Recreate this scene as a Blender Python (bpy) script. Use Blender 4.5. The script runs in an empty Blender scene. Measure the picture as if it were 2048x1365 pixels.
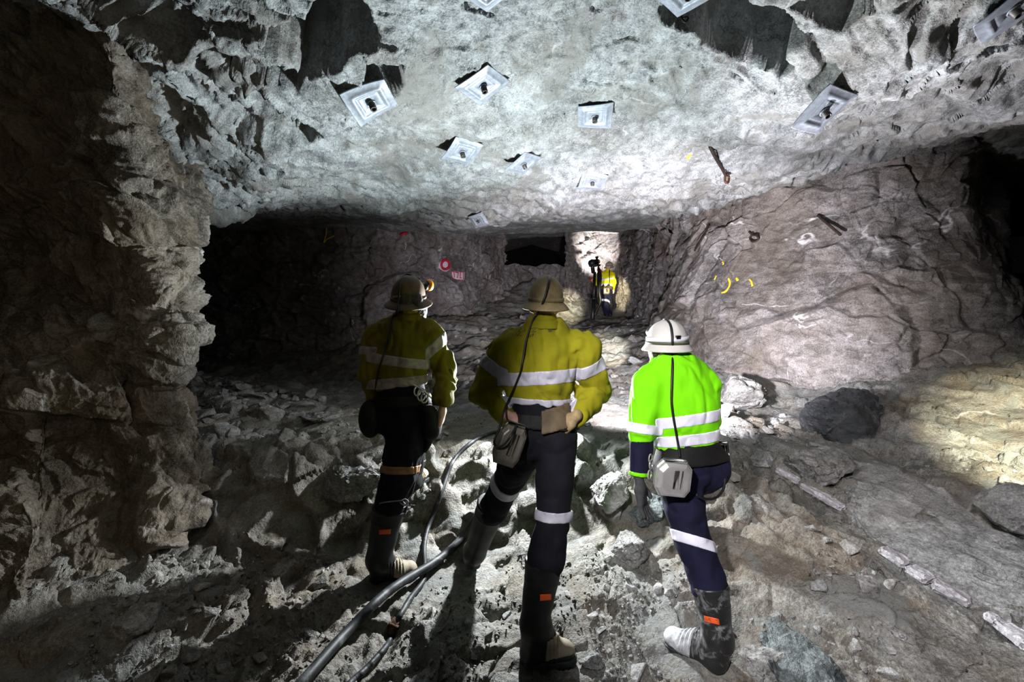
import bpy, math
import numpy as np
from mathutils import Vector, Matrix
from mathutils.bvhtree import BVHTree

CAMZ = 1.55
FPX = 910.0
SC = bpy.context.scene
COL = SC.collection
rng = np.random.default_rng(7)

def P(px, py, Y):
    """a point seen at photo pixel (px, py) at depth Y"""
    return np.array([(px - 1024.0) / FPX * Y, Y, CAMZ + (682.5 - py) / FPX * Y])

# ------------------------------------------------------------------ noise
def _h(i, j, k, s):
    n = (i.astype(np.uint32) * np.uint32(374761393) + j.astype(np.uint32) * np.uint32(668265263)
         + k.astype(np.uint32) * np.uint32(2147483647 - 1274126177) + np.uint32((s * 974634777 + 12345) & 0xffffffff))
    n = (n ^ (n >> np.uint32(13))) * np.uint32(1274126177)
    n = n ^ (n >> np.uint32(16))
    n = n * np.uint32(2246822519)
    return n ^ (n >> np.uint32(15))

def _f(h):
    return (h & np.uint32(0xffff)).astype(np.float32) / np.float32(65535.0)

def vnoise(p, s=0):
    p = np.asarray(p, np.float32)
    b = np.floor(p).astype(np.int64)
    f = p - b
    w = f * f * f * (f * (f * 6 - 15) + 10)
    out = 0
    for dx in (0, 1):
        wx = w[:, 0] if dx else 1 - w[:, 0]
        for dy in (0, 1):
            wy = w[:, 1] if dy else 1 - w[:, 1]
            for dz in (0, 1):
                wz = w[:, 2] if dz else 1 - w[:, 2]
                out = out + wx * wy * wz * _f(_h(b[:, 0] + dx, b[:, 1] + dy, b[:, 2] + dz, s))
    return out * 2 - 1

def fbm(p, s=0, octv=4, gain=.5, ridge=False):
    a, t = 1.0, 0
    p = np.asarray(p, np.float32)
    for o in range(octv):
        v = vnoise(p, s + o * 17)
        t = t + a * ((1 - np.abs(v)) * 2 - 1 if ridge else v)
        a *= gain
        p = p * 2.03 + 3.7
    return t

def facets(p, s=0, tilt=.7, ew=.12):
    """blocky broken-rock relief: every cell is a tilted plane. returns (height about -1..1, cell hash 0..1, edge distance)"""
    p = np.asarray(p, np.float32)
    b = np.floor(p).astype(np.int64)
    n = len(p)
    f1 = np.full(n, 9e9, np.float32); f2 = f1.copy()
    hh = np.zeros(n, np.uint32); c = np.zeros((n, 3), np.float32)
    for dx in (-1, 0, 1):
        for dy in (-1, 0, 1):
            for dz in (-1, 0, 1):
                i, j, k = b[:, 0] + dx, b[:, 1] + dy, b[:, 2] + dz
                h = _h(i, j, k, s)
                q = np.stack([i + (h & np.uint32(1023)) / 1023.0, j + ((h >> np.uint32(10)) & np.uint32(1023)) / 1023.0,
                              k + ((h >> np.uint32(20)) & np.uint32(1023)) / 1023.0], 1).astype(np.float32)
                d = q - p
                d = np.einsum('ij,ij->i', d, d)
                m = d < f1
                f2 = np.where(m, f1, np.minimum(f2, d))
                f1 = np.where(m, d, f1)
                hh = np.where(m, h, hh)
                c[m] = q[m]
    h2 = _h(hh, hh >> np.uint32(7), hh >> np.uint32(13), s + 5)
    g = np.stack([(h2 & np.uint32(255)) / 127.5 - 1, ((h2 >> np.uint32(8)) & np.uint32(255)) / 127.5 - 1,
                  ((h2 >> np.uint32(16)) & np.uint32(255)) / 127.5 - 1], 1)
    r = ((h2 >> np.uint32(12)) & np.uint32(1023)) / 1023.0
    hgt = (r - .5) * 1.0 + tilt * np.einsum('ij,ij->i', g, p - c)
    e = np.sqrt(f2) - np.sqrt(f1)
    k = np.clip(e / ew, 0, 1)
    return ((np.clip(hgt, -.9, .9) + .25) * k - .25).astype(np.float32), r.astype(np.float32), e

def smooth(a, b, x):
    t = np.clip((x - a) / (b - a), 0, 1)
    return t * t * (3 - 2 * t)

def rbf(ctrl, vals, q):
    """linear-kernel interpolation through control points"""
    ctrl = np.asarray(ctrl, float); vals = np.asarray(vals, float)
    n = len(ctrl)
    D = np.linalg.norm(ctrl[:, None] - ctrl[None], axis=2)
    A = np.zeros((n + 3, n + 3))
    A[:n, :n] = D - np.eye(n) * .03
    A[:n, n] = 1; A[:n, n + 1:] = ctrl
    A[n, :n] = 1; A[n + 1:, :n] = ctrl.T
    w = np.linalg.solve(A, np.concatenate([vals, np.zeros(3)]))
    out = np.zeros(len(q))
    for s in range(0, len(q), 40000):
        k = q[s:s + 40000]
        out[s:s + 40000] = np.linalg.norm(k[:, None] - ctrl[None], axis=2) @ w[:n] + w[n] + k @ w[n + 1:]
    return out

# ------------------------------------------------------------------ mesh helpers
def mesh_obj(name, v, f, mat=None, parent=None, smooth_shade=True, attrs=None, origin=None):
    me = bpy.data.meshes.new(name)
    v = np.asarray(v, np.float32)
    if origin is not None:
        v = v - np.asarray(origin, np.float32)
    if isinstance(f, np.ndarray):
        me.vertices.add(len(v)); me.vertices.foreach_set('co', v.ravel())
        k = f.shape[1]
        me.loops.add(f.size); me.loops.foreach_set('vertex_index', f.ravel().astype(np.int32))
        me.polygons.add(len(f))
        me.polygons.foreach_set('loop_start', np.arange(0, f.size, k, dtype=np.int32))
        me.update(calc_edges=True)
    else:
        me.from_pydata([tuple(x) for x in v], [], f); me.update()
    me.validate()
    if smooth_shade:
        me.polygons.foreach_set('use_smooth', np.ones(len(me.polygons), bool))
    if attrs:
        for an, av in attrs.items():
            a = me.attributes.new(an, 'FLOAT', 'POINT')
            a.data.foreach_set('value', np.asarray(av, np.float32))
    if mat:
        me.materials.append(mat)
    o = bpy.data.objects.new(name, me)
    COL.objects.link(o)
    if origin is not None:
        o.location = Vector([float(x) for x in origin])
    if parent is not None:
        o.parent = parent
        if parent.parent is None:      # vertices are in world space; a child part's own world matrix is the identity
            o.matrix_parent_inverse = Matrix.LocRotScale(parent.location, parent.rotation_euler, parent.scale).inverted()
    return o

def tag(o, label=None, cat=None, group=None, kind=None):
    if label: o['label'] = label
    if cat: o['category'] = cat
    if group: o['group'] = group
    if kind: o['kind'] = kind
    return o

def empty(name, loc, label, cat, group=None):
    o = bpy.data.objects.new(name, None); COL.objects.link(o)
    o.location = Vector([float(x) for x in loc]); o.empty_display_size = .1
    return tag(o, label, cat, group)

def grid_faces(nr, nc, mask=None):
    i = np.arange(nr * nc).reshape(nr, nc)
    f = np.stack([i[:-1, :-1], i[:-1, 1:], i[1:, 1:], i[1:, :-1]], -1).reshape(-1, 4)
    return f if mask is None else f[mask.reshape(-1)]

def cr(pts, n):
    """Catmull-Rom through pts, n samples"""
    pts = np.asarray(pts, float)
    p = np.concatenate([[2 * pts[0] - pts[1]], pts, [2 * pts[-1] - pts[-2]]])
    t = np.linspace(0, len(pts) - 1 - 1e-6, n)
    i = t.astype(int); u = (t - i)[:, None]
    a, b, c, d = p[i], p[i + 1], p[i + 2], p[i + 3]
    return .5 * (2 * b + (c - a) * u + (2 * a - 5 * b + 4 * c - d) * u * u + (3 * b - a - 3 * c + d) * u ** 3)

def tube_geo(path, r, seg=10, caps=True, squash=1.0):
    path = np.asarray(path, float); n = len(path)
    r = np.broadcast_to(np.asarray(r, float), (n,))
    T = np.gradient(path, axis=0); T /= np.linalg.norm(T, axis=1, keepdims=True) + 1e-9
    up = np.array([0, 0, 1.0]) if abs(T[0, 2]) < .9 else np.array([1.0, 0, 0])
    N = np.zeros_like(T); N[0] = np.cross(T[0], up); N[0] /= np.linalg.norm(N[0])
    for i in range(1, n):
        v = N[i - 1] - T[i] * N[i - 1].dot(T[i]); N[i] = v / (np.linalg.norm(v) + 1e-9)
    B = np.cross(T, N)
    a = np.linspace(0, 2 * np.pi, seg, endpoint=False)
    v = (path[:, None] + r[:, None, None] * (np.cos(a)[None, :, None] * N[:, None] + squash * np.sin(a)[None, :, None] * B[:, None])).reshape(-1, 3)
    f = []
    for i in range(n - 1):
        for k in range(seg):
            k2 = (k + 1) % seg
            f.append((i * seg + k, i * seg + k2, (i + 1) * seg + k2, (i + 1) * seg + k))
    if caps:
        f.append(tuple(range(seg))[::-1]); f.append(tuple((n - 1) * seg + k for k in range(seg)))
    return v, f

def tube(name, pts, r, mat, parent=None, seg=10, n=None, origin=None, squash=1.0):
    n = n or max(8, len(pts) * 8)
    path = cr(pts, n) if len(pts) > 2 else np.linspace(pts[0], pts[1], 2)
    if np.ndim(r):
        r = np.interp(np.linspace(0, 1, n if len(pts) > 2 else 2), np.linspace(0, 1, len(r)), r)
    v, f = tube_geo(path, r, seg, True, squash)
    return mesh_obj(name, v, f, mat, parent, origin=origin)

def merge(parts):
    V, F, o = [], [], 0
    for v, f in parts:
        V.append(np.asarray(v, float)); F += [tuple(int(i) + o for i in q) for q in f]; o += len(v)
    return np.concatenate(V), F

def box_geo(c, ax, h, bev=.15):
    """bevelled box: centre, 3 axes, half sizes"""
    c = np.asarray(c, float); ax = np.asarray(ax, float)
    h = np.asarray(h, float); b = bev * h.min()
    v, f, idx = [], [], {}
    for sx in (-1, 1):
        for sy in (-1, 1):
            for sz in (-1, 1):
                s = np.array([sx, sy, sz])
                for a in range(3):
                    q = s * (h - b); q[a] = s[a] * h[a]
                    idx[(sx, sy, sz, a)] = len(v); v.append(c + q @ ax)
    for a in range(3):
        u, w = (a + 1) % 3, (a + 2) % 3
        for s in (-1, 1):
            k = []
            for su, sw in ((-1, -1), (1, -1), (1, 1), (-1, 1)):
                t = [0, 0, 0]; t[a] = s; t[u] = su; t[w] = sw
                k.append(idx[(*t, a)])
            f.append(tuple(k if s > 0 else k[::-1]))
        for su in (-1, 1):
            for sw in (-1, 1):
                k = []
                for s in (-1, 1):
                    t = [0, 0, 0]; t[a] = s; t[u] = su; t[w] = sw
                    k.append((idx[(*t, u)], idx[(*t, w)]))
                q = (k[0][0], k[1][0], k[1][1], k[0][1])
                f.append(q if su * sw > 0 else q[::-1])
    for sx in (-1, 1):
        for sy in (-1, 1):
            for sz in (-1, 1):
                q = tuple(idx[(sx, sy, sz, a)] for a in range(3))
                f.append(q if sx * sy * sz > 0 else q[::-1])
    return v, f

# ------------------------------------------------------------------ implicit bodies
def capsule(p, a, b, r1, r2, n=None, s=1.0):
    a = np.asarray(a, np.float32); b = np.asarray(b, np.float32)
    q = p - a; ba = b - a
    if n is not None:
        n = np.asarray(n, np.float32)
        q = q + np.outer(q @ n, n) * np.float32(s - 1)
        ba = ba + n * (ba @ n) * (s - 1)
    t = np.clip((q @ ba) / (ba @ ba + 1e-9), 0, 1).astype(np.float32)
    d = q - t[:, None] * ba
    return np.sqrt(np.einsum('ij,ij->i', d, d)) - (r1 + (r2 - r1) * t)

def ellipsoid(p, c, r, R=None):
    q = p - np.asarray(c, np.float32)
    if R is not None:
        q = q @ np.asarray(R, np.float32).T
    k = q / np.asarray(r, np.float32)
    l = np.sqrt(np.einsum('ij,ij->i', k, k))
    return (l - 1) * min(r)

def smin(a, b, k):
    h = np.clip(.5 + .5 * (b - a) / k, 0, 1)
    return b + (a - b) * h - k * h * (1 - h)

def sunion(p, prims, k=.03):
    d = None
    for q in prims:
        kk = k
        if q[0] == 'c':
            e = capsule(p, *q[1:])
        elif q[0] == 'e':
            e = ellipsoid(p, *q[1:])
        d = e if d is None else smin(d, e, kk)
    return d

def surface_nets(fn, lo, hi, h):
    lo = np.asarray(lo, float); hi = np.asarray(hi, float)
    n = np.ceil((hi - lo) / h).astype(int) + 1
    ax = [lo[i] + h * np.arange(n[i]) for i in range(3)]
    pts = np.stack(np.meshgrid(*ax, indexing='ij'), -1).reshape(-1, 3).astype(np.float32)
    D = np.concatenate([fn(pts[s:s + 400000]) for s in range(0, len(pts), 400000)]).reshape(n)
    S = D < 0
    c = np.zeros(n - 1, int)
    for dx in (0, 1):
        for dy in (0, 1):
            for dz in (0, 1):
                c += S[dx:n[0] - 1 + dx, dy:n[1] - 1 + dy, dz:n[2] - 1 + dz]
    act = (c > 0) & (c < 8)
    idx = -np.ones(act.shape, int); ids = np.argwhere(act); idx[act] = np.arange(len(ids))
    acc = np.zeros((len(ids), 3)); cnt = np.zeros(len(ids))
    I, J, K = ids.T
    for a in range(3):
        for u in (0, 1):
            for w in (0, 1):
                o0 = np.zeros(3, int); o0[(a + 1) % 3] = u; o0[(a + 2) % 3] = w
                o1 = o0.copy(); o1[a] = 1
                d0 = D[I + o0[0], J + o0[1], K + o0[2]]; d1 = D[I + o1[0], J + o1[1], K + o1[2]]
                m = (d0 < 0) != (d1 < 0)
                t = np.where(m, d0 / np.where(m, d0 - d1, 1), 0)
                e = np.tile(o0.astype(float), (len(ids), 1)); e[:, a] = t
                acc[m] += e[m]; cnt[m] += 1
    V = lo + h * (ids + acc / np.maximum(cnt, 1)[:, None])
    F = []
    for a in range(3):
        u, w = (a + 1) % 3, (a + 2) % 3
        sl0 = [slice(None)] * 3; sl1 = [slice(None)] * 3
        sl0[a] = slice(0, n[a] - 1); sl1[a] = slice(1, n[a])
        A, B = S[tuple(sl0)], S[tuple(sl1)]
        for flip in (0, 1):
            m = (A & ~B) if not flip else (~A & B)
            e = np.argwhere(m)
            e = e[(e[:, u] > 0) & (e[:, w] > 0) & (e[:, u] < n[u] - 1) & (e[:, w] < n[w] - 1)]
            if not len(e): continue
            q = []
            for du, dw in ((-1, -1), (0, -1), (0, 0), (-1, 0)):
                k = e.copy(); k[:, u] += du; k[:, w] += dw
                q.append(idx[k[:, 0], k[:, 1], k[:, 2]])
            q = np.stack(q, 1)
            F.append(q if not flip else q[:, ::-1])
    return V, np.concatenate(F)

def sdf_obj(name, fn, lo, hi, h, mat, parent=None, origin=None, relax=1):
    V, F = surface_nets(fn, lo, hi, h)
    for _ in range(relax):
        acc = np.zeros_like(V); c = np.zeros(len(V))
        for k in range(4):
            a, b = F[:, k], F[:, (k + 1) % 4]
            np.add.at(acc, a, V[b]); np.add.at(c, a, 1); np.add.at(acc, b, V[a]); np.add.at(c, b, 1)
        V = .5 * V + .5 * acc / np.maximum(c, 1)[:, None]
    return mesh_obj(name, V, F, mat, parent, origin=origin)

# ------------------------------------------------------------------ materials
class NT:
    def __init__(s, name):
        s.m = bpy.data.materials.new(name); s.m.use_nodes = True
        s.t = s.m.node_tree; s.t.nodes.clear()
    def n(s, typ, **kw):
        x = s.t.nodes.new(typ)
        for k, v in kw.items():
            if k in x.inputs.keys(): 
                s.set(x, k, v)
            else: setattr(x, k, v)
        return x
    def set(s, x, k, v):
        if isinstance(v, bpy.types.NodeSocket): s.t.links.new(v, x.inputs[k])
        else: x.inputs[k].default_value = v
    def mix(s, fac, a, b, mode='MIX'):
        x = s.t.nodes.new('ShaderNodeMix'); x.data_type = 'RGBA'; x.blend_type = mode
        for i, v in ((0, fac), (6, a), (7, b)):
            if isinstance(v, bpy.types.NodeSocket): s.t.links.new(v, x.inputs[i])
            else: x.inputs[i].default_value = v if i == 0 or len(v) == 4 else (*v, 1)
        return x.outputs[2]
    def math(s, op, a, b=0.0, c=0.0):
        x = s.t.nodes.new('ShaderNodeMath'); x.operation = op
        for i, v in ((0, a), (1, b), (2, c)):
            if isinstance(v, bpy.types.NodeSocket): s.t.links.new(v, x.inputs[i])
            else: x.inputs[i].default_value = v
        return x.outputs[0]
    def ramp(s, fac, stops):
        x = s.t.nodes.new('ShaderNodeValToRGB'); s.t.links.new(fac, x.inputs[0])
        e = x.color_ramp.elements
        while len(e) < len(stops): e.new(.5)
        for q, (p, c) in zip(e, stops):
            q.position = p; q.color = (*c, 1) if len(c) == 3 else c
        return x.outputs[0]
    def noise(s, vec, scale, detail=6, rough=.6, dist=0):
        return s.n('ShaderNodeTexNoise', Vector=vec, Scale=scale, Detail=detail, Roughness=rough, Distortion=dist).outputs[0]
    def out(s, bsdf):
        o = s.t.nodes.new('ShaderNodeOutputMaterial'); s.t.links.new(bsdf, o.inputs[0]); return s.m

def g3(v): return (v, v, v)

def rock_mat(name, dark, mid, light, brown=(.16, .11, .07), brown_amt=.35, vein=.5, rough=.75, fol=(1, 1, 1), bump=.9, spec=.35, patch=None):
    t = NT(name)
    co = t.n('ShaderNodeNewGeometry').outputs['Position']
    mp = t.n('ShaderNodeMapping', Vector=co, Scale=fol).outputs[0]
    tint = t.n('ShaderNodeAttribute', attribute_name='tint').outputs['Fac']
    big = t.noise(mp, 1.6, 4, .6)
    med = t.noise(mp, 9, 6, .7, 0)
    fine = t.noise(co, 70, 3, .7)
    grit = t.noise(co, 260, 1, .7)
    x = t.math('MULTIPLY_ADD', tint, .38, t.math('MULTIPLY_ADD', big, .55, -.22))
    x = t.math('ADD', x, t.math('MULTIPLY', t.math('SUBTRACT', med, .5), 1.2))
    x = t.math('ADD', x, t.math('MULTIPLY', t.math('SUBTRACT', fine, .5), 1.0))
    x = t.math('ADD', x, t.math('MULTIPLY', t.math('SUBTRACT', grit, .5), .5))
    col = t.ramp(x, [(0.0, dark), (.36, mid), (.75, light), (1.0, tuple(min(1, c * 1.35) for c in light))])
    bf = t.ramp(t.noise(co, 1.1, 5, .65), [(.5 - .25 * brown_amt, g3(0)), (.72 - .25 * brown_amt, g3(1))])
    col = t.mix(t.math('MULTIPLY', bf, .85 * min(1, brown_amt * 1.6)), col, t.mix(.55, brown, t.mix(1.0, col, (*brown, 1), 'MULTIPLY')))
    if patch:
        pf = t.ramp(t.noise(mp, 2.2, 5, .62, .8), [(.52, g3(0)), (.6, g3(1))])
        col = t.mix(t.math('MULTIPLY', pf, .7), col, patch)
    if vein:
        w = t.n('ShaderNodeMix', data_type='VECTOR')
        wn = t.n('ShaderNodeTexNoise', Vector=mp, Scale=1.7, Detail=4)
        vv = t.n('ShaderNodeVectorMath', operation='MULTIPLY_ADD')
        t.t.links.new(wn.outputs['Color'], vv.inputs[0]); vv.inputs[1].default_value = (.9, .9, .9); t.t.links.new(mp, vv.inputs[2])
        vo = t.n('ShaderNodeTexVoronoi', feature='DISTANCE_TO_EDGE', Vector=vv.outputs[0], Scale=.75)
        vf = t.ramp(vo.outputs['Distance'], [(.0, g3(1)), (.012, g3(0))])
        vm = t.ramp(t.noise(co, 2.3, 3), [(.5, g3(0)), (.62, g3(1))])
        col = t.mix(t.math('MULTIPLY', t.math('MULTIPLY', vf, vm), vein), col, (.62, .6, .6, 1))
        t.t.nodes.remove(w)
    # thin fracture lines
    cv = t.n('ShaderNodeTexVoronoi', feature='DISTANCE_TO_EDGE', Vector=t.n('ShaderNodeVectorMath', operation='ADD').outputs[0], Scale=3.2)
    va = cv.inputs['Vector'].links[0].from_node
    nn = t.n('ShaderNodeTexNoise', Vector=mp, Scale=5.0, Detail=5)
    t.t.links.new(nn.outputs['Color'], va.inputs[0]); t.t.links.new(mp, va.inputs[1])
    cf = t.ramp(cv.outputs['Distance'], [(0, g3(1)), (.03, g3(0))])
    cm = t.math('MULTIPLY', cf, t.ramp(t.noise(co, 3.1, 3), [(.45, g3(0)), (.6, g3(1))]))
    col = t.mix(t.math('MULTIPLY', cm, .75), col, (dark[0] * .4, dark[1] * .4, dark[2] * .4, 1))
    hgt = t.math('ADD', t.math('MULTIPLY', med, .030), t.math('MULTIPLY', fine, .0085))
    hgt = t.math('ADD', hgt, t.math('MULTIPLY', grit, .0022))
    bm = t.n('ShaderNodeBump', Strength=bump, Distance=1.0, Height=hgt)
    b = t.n('ShaderNodeBsdfPrincipled', Normal=bm.outputs[0], Roughness=rough)
    t.t.links.new(col, b.inputs['Base Color'])
    b.inputs['Specular IOR Level'].default_value = spec
    return t.out(b.outputs[0])

def plain(name, col, rough=.6, metal=0.0, noise=.25, scale=30, col2=None, bump=0.0, spec=.4, dirt=None, dirt_scale=6, dirt_lo=.5, fine=180, sheen=0):
    t = NT(name)
    co = t.n('ShaderNodeTexCoord').outputs['Object']
    nz = t.noise(co, scale, 5, .65)
    c2 = col2 or tuple(max(0, c * (1 - noise * 1.6)) for c in col)
    c = t.mix(t.ramp(nz, [(.35, g3(0)), (.65, g3(1))]), col, c2)
    if dirt:
        c = t.mix(t.math('MULTIPLY', t.ramp(t.noise(co, dirt_scale, 7, .7, .5), [(dirt_lo, g3(0)), (dirt_lo + .14, g3(1))]), .85), c, dirt)
    b = t.n('ShaderNodeBsdfPrincipled', Roughness=rough, Metallic=metal)
    t.t.links.new(c, b.inputs['Base Color'])
    b.inputs['Specular IOR Level'].default_value = spec
    if sheen: b.inputs['Sheen Weight'].default_value = sheen
    if bump:
        h = t.math('ADD', t.math('MULTIPLY', nz, 1.0), t.math('MULTIPLY', t.noise(co, fine, 3), .35))
        bm = t.n('ShaderNodeBump', Strength=min(1, bump), Distance=.004, Height=h)
        t.t.links.new(bm.outputs[0], b.inputs['Normal'])
    return t.out(b.outputs[0])

def emit(name, col, strength):
    t = NT(name)
    return t.out(t.n('ShaderNodeEmission', Color=(*col, 1), Strength=strength).outputs[0])
# ================================================================== the cave
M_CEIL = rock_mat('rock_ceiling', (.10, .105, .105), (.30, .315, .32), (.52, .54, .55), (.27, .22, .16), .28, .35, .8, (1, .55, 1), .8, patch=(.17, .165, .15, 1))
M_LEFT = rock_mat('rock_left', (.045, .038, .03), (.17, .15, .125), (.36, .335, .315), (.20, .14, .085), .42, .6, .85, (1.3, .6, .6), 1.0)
M_BACK = rock_mat('rock_back', (.05, .045, .045), (.17, .155, .155), (.38, .355, .36), (.20, .145, .10), .35, .9, .85, (1, 1, 1), .9)
M_RIGHT = rock_mat('rock_right', (.05, .045, .042), (.19, .175, .17), (.40, .37, .37), (.20, .155, .11), .4, .7, .8, (.7, .7, 1.2), 1.0)
M_FLOOR = rock_mat('rock_floor', (.06, .06, .055), (.20, .20, .19), (.42, .42, .41), (.22, .16, .10), .45, .35, .8, (1, 1, 1), 1.0, patch=(.12, .126, .122, 1))
M_STONE = rock_mat('rock_stone', (.07, .07, .068), (.22, .22, .215), (.44, .44, .44), (.22, .17, .12), .25, .3, .8, (1, 1, 1), .7)
M_DARKSTONE = rock_mat('rock_dark_stone', (.02, .022, .025), (.06, .063, .07), (.16, .165, .17), (.10, .07, .05), .1, .2, .6, (1, .5, 2), .8)
M_PALE = rock_mat('rock_pale', (.25, .24, .25), (.55, .53, .56), (.72, .70, .74), (.4, .35, .3), .1, 0, .6, (1, 1, 1), .4)
M_GREEN = rock_mat('rock_green', (.02, .026, .027), (.11, .128, .13), (.30, .33, .33), (.10, .09, .07), .2, .5, .6, (1, 1, 1), 1.0)

# ---- floor
fc = [(-3.2, .8, .5), (-2.2, .8, .3), (-1, .8, .0), (0, .8, -.02), (1, .8, .0), (2, .8, .15), (3.2, .8, .5),
      (-1.5, 2.0, .13), (-.7, 2.0, .03), (0, 2.0, .0), (.45, 2.0, .0), (.97, 2.0, -.02), (-.72, 2.75, .07), (-.2, 2.85, .03), (.25, 2.15, -.02),
      (8, 5, 2.1), (8, 9, 2.3), (8, 2, 1.2), (-8, 9, .9), (-7, 5, 1.2)]
for q in [(1600, 1330, 2.0), (1750, 1340, 1.95), (1900, 1340, 1.9), (2048, 1330, 1.85), (1500, 1150, 2.5), (1650, 1200, 2.25), (1800, 1250, 2.08),
          (1450, 935, 3.2), (1560, 1005, 2.9), (1700, 1085, 2.55), (1850, 1180, 2.25), (2000, 1270, 2.05),
          (1600, 998, 3.15), (1740, 1083, 2.75), (1900, 1195, 2.32), (1650, 900, 3.6), (1800, 1000, 3.0), (1950, 1080, 2.65), (2048, 1150, 2.4),
          (1700, 880, 4.0), (1850, 930, 3.4), (2000, 960, 3.0), (2000, 850, 3.6), (1850, 800, 4.1), (2048, 760, 4.0), (1950, 700, 4.5), (2048, 650, 4.6),
          (1600, 860, 4.4), (1500, 850, 4.2), (1560, 810, 5.0), (1480, 740, 6.0), (1420, 690, 7.2), (1370, 660, 8.5),
          (450, 1200, 2.4), (300, 1250, 2.1), (150, 1300, 1.95),
          (430, 1090, 2.9), (600, 1090, 2.95), (700, 1080, 3.05), (420, 960, 3.2), (520, 905, 3.35), (650, 885, 3.4), (730, 895, 3.35),
          (850, 1060, 3.3), (1000, 1050, 3.35), (1150, 1050, 3.3), (1280, 1060, 3.15), (850, 905, 3.45), (980, 900, 3.5), (1150, 890, 3.5), (1280, 900, 3.4), (1380, 920, 3.3),
          (1000, 1200, 2.55), (1200, 1200, 2.5), (1300, 1150, 2.7), (500, 870, 4.0), (700, 860, 4.0), (900, 860, 4.2), (1150, 855, 4.2), (1350, 865, 4.0),
          (420, 800, 4.6), (550, 790, 5.5), (700, 780, 6.5), (850, 780, 6.5), (1000, 760, 6.5), (1200, 770, 6), (1350, 780, 5.5),
          (600, 755, 8), (750, 740, 9), (900, 700, 9), (1050, 690, 9.5), (1250, 700, 8.5), (850, 640, 10.5), (1000, 605, 13), (1075, 556, 14.6),
          (1130, 640, 13), (1215, 634, 14), (1300, 640, 11), (1200, 606, 15.5)]:
    fc.append(tuple(P(*q)))
fc = np.array(fc)
NR, NC = 620, 760
u = np.linspace(-1.75, 1.75, NC); yy = np.geomspace(.75, 15.7, NR)
Y, U = np.meshgrid(yy, u, indexing='ij')
X = (U * Y).ravel(); Y = Y.ravel()
Z = rbf(fc[:, :2], fc[:, 2], np.stack([X, Y], 1))
p0 = np.stack([X, Y, Z], 1)
p0n = p0 + .12 * np.stack([fbm(p0 * 1.3, 3), fbm(p0 * 1.3, 9), 0 * X], 1)
far = smooth(3, 9, Y)
right = smooth(.40, .52, X / Y + .05 * fbm(p0 * 2.2, 2, 3)) * (1 - smooth(5, 8, Y))   # smooth sloping slabs on the right
face = np.exp(-((Y - 3.4) / .35) ** 2) * (np.abs(X) < 2.2)
a1, c1, e1 = facets(p0n * [1.5, 1.5, 1.5], 11, .6)
a2, c2, e2 = facets(p0n * 4.5, 12, .9)
a3, c3, e3 = facets(p0n * [13, 13, 16], 13, 1.0)
a4, c4, e4 = facets(p0n * 34, 14, 1.0)
rub = smooth(-.1, .35, fbm(p0 * [.9, .9, 0], 21, 3)) * .6 + .5
along, across = X * .55 - Y * .84, X * .84 + Y * .55
lay = np.stack([along, across, Z], 1)
sw = across / .40 + .35 * fbm(lay * [.8, 1.5, 0], 35, 3)
slab = smooth(3.03, 2.97, across + .03 * fbm(lay * [3, 1, 0], 36, 3)); groove = np.exp(-((across - 3.08) / .05) ** 2)
saw = (1 - (sw - np.floor(sw))); saw = saw * smooth(1.0, .90, saw)
b1, d1, g1 = facets(lay * [.9, 2.2, .7], 31, .5, .1)
bench = smooth(3.5, 3.8, Y) * (1 - smooth(4.6, 6, Y)) * (np.abs(X) < 1.9)
disp = (1 - .75 * right) * (1 - .6 * bench) * (.09 * a1 + .065 * a2 + .024 * a3 * rub + .008 * a4 * rub + .03 * fbm(p0 * 2, 4)) \
    + right * (slab * (.022 * b1 + .006 * fbm(lay * [2, 9, 1], 6) - .004) - .07 * groove + (1 - slab) * (.05 * (saw - .5) + .06 * b1 + .04 * a2) + .008 * a2 + .006 * a3 + .004 * a4 + .012 * fbm(lay * [1, 6, 1], 5)) + face * .05 * a2
for cx, cy, r in ((-.75, 2.78, .3), (.2, 2.15, .3), (-.24, 2.86, .22), (.93, 2.14, .3), (2.93, 13.9, .8), (.9, 3.05, .2), (-.65, 3.2, .2)):
    w = np.exp(-((X - cx) ** 2 + (Y - cy) ** 2) / (2 * (r * .6) ** 2)); disp *= (1 - .85 * w)
def hf_normals(Z, Y, X, nr, nc):
    Q = np.stack([X, Y, Z], 1).reshape(nr, nc, 3)
    n = np.cross(np.gradient(Q, axis=1), np.gradient(Q, axis=0)).reshape(-1, 3)
    n /= np.linalg.norm(n, axis=1, keepdims=True) + 1e-9
    return n * np.sign(n[:, 2:3])
# groove between the slab edge and the layered rock behind it
hx = np.stack([X + .35 * (fbm(p0 * 3, 41, 2)) * .15, Y], 1)
tint = np.clip(.5 * c1 + .35 * c2 + .15 * c3, 0, 1) * (1 - right) + right * (.6 * d1 + .4 * c2)
floor = mesh_obj('floor', p0 + hf_normals(Z, Y, X, NR, NC) * disp[:, None] + np.stack([.03 * a2 * (1 - right), .02 * a3, 0 * a3], 1), grid_faces(NR, NC), M_FLOOR, attrs={'tint': tint})
tag(floor, kind='structure')

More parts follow.
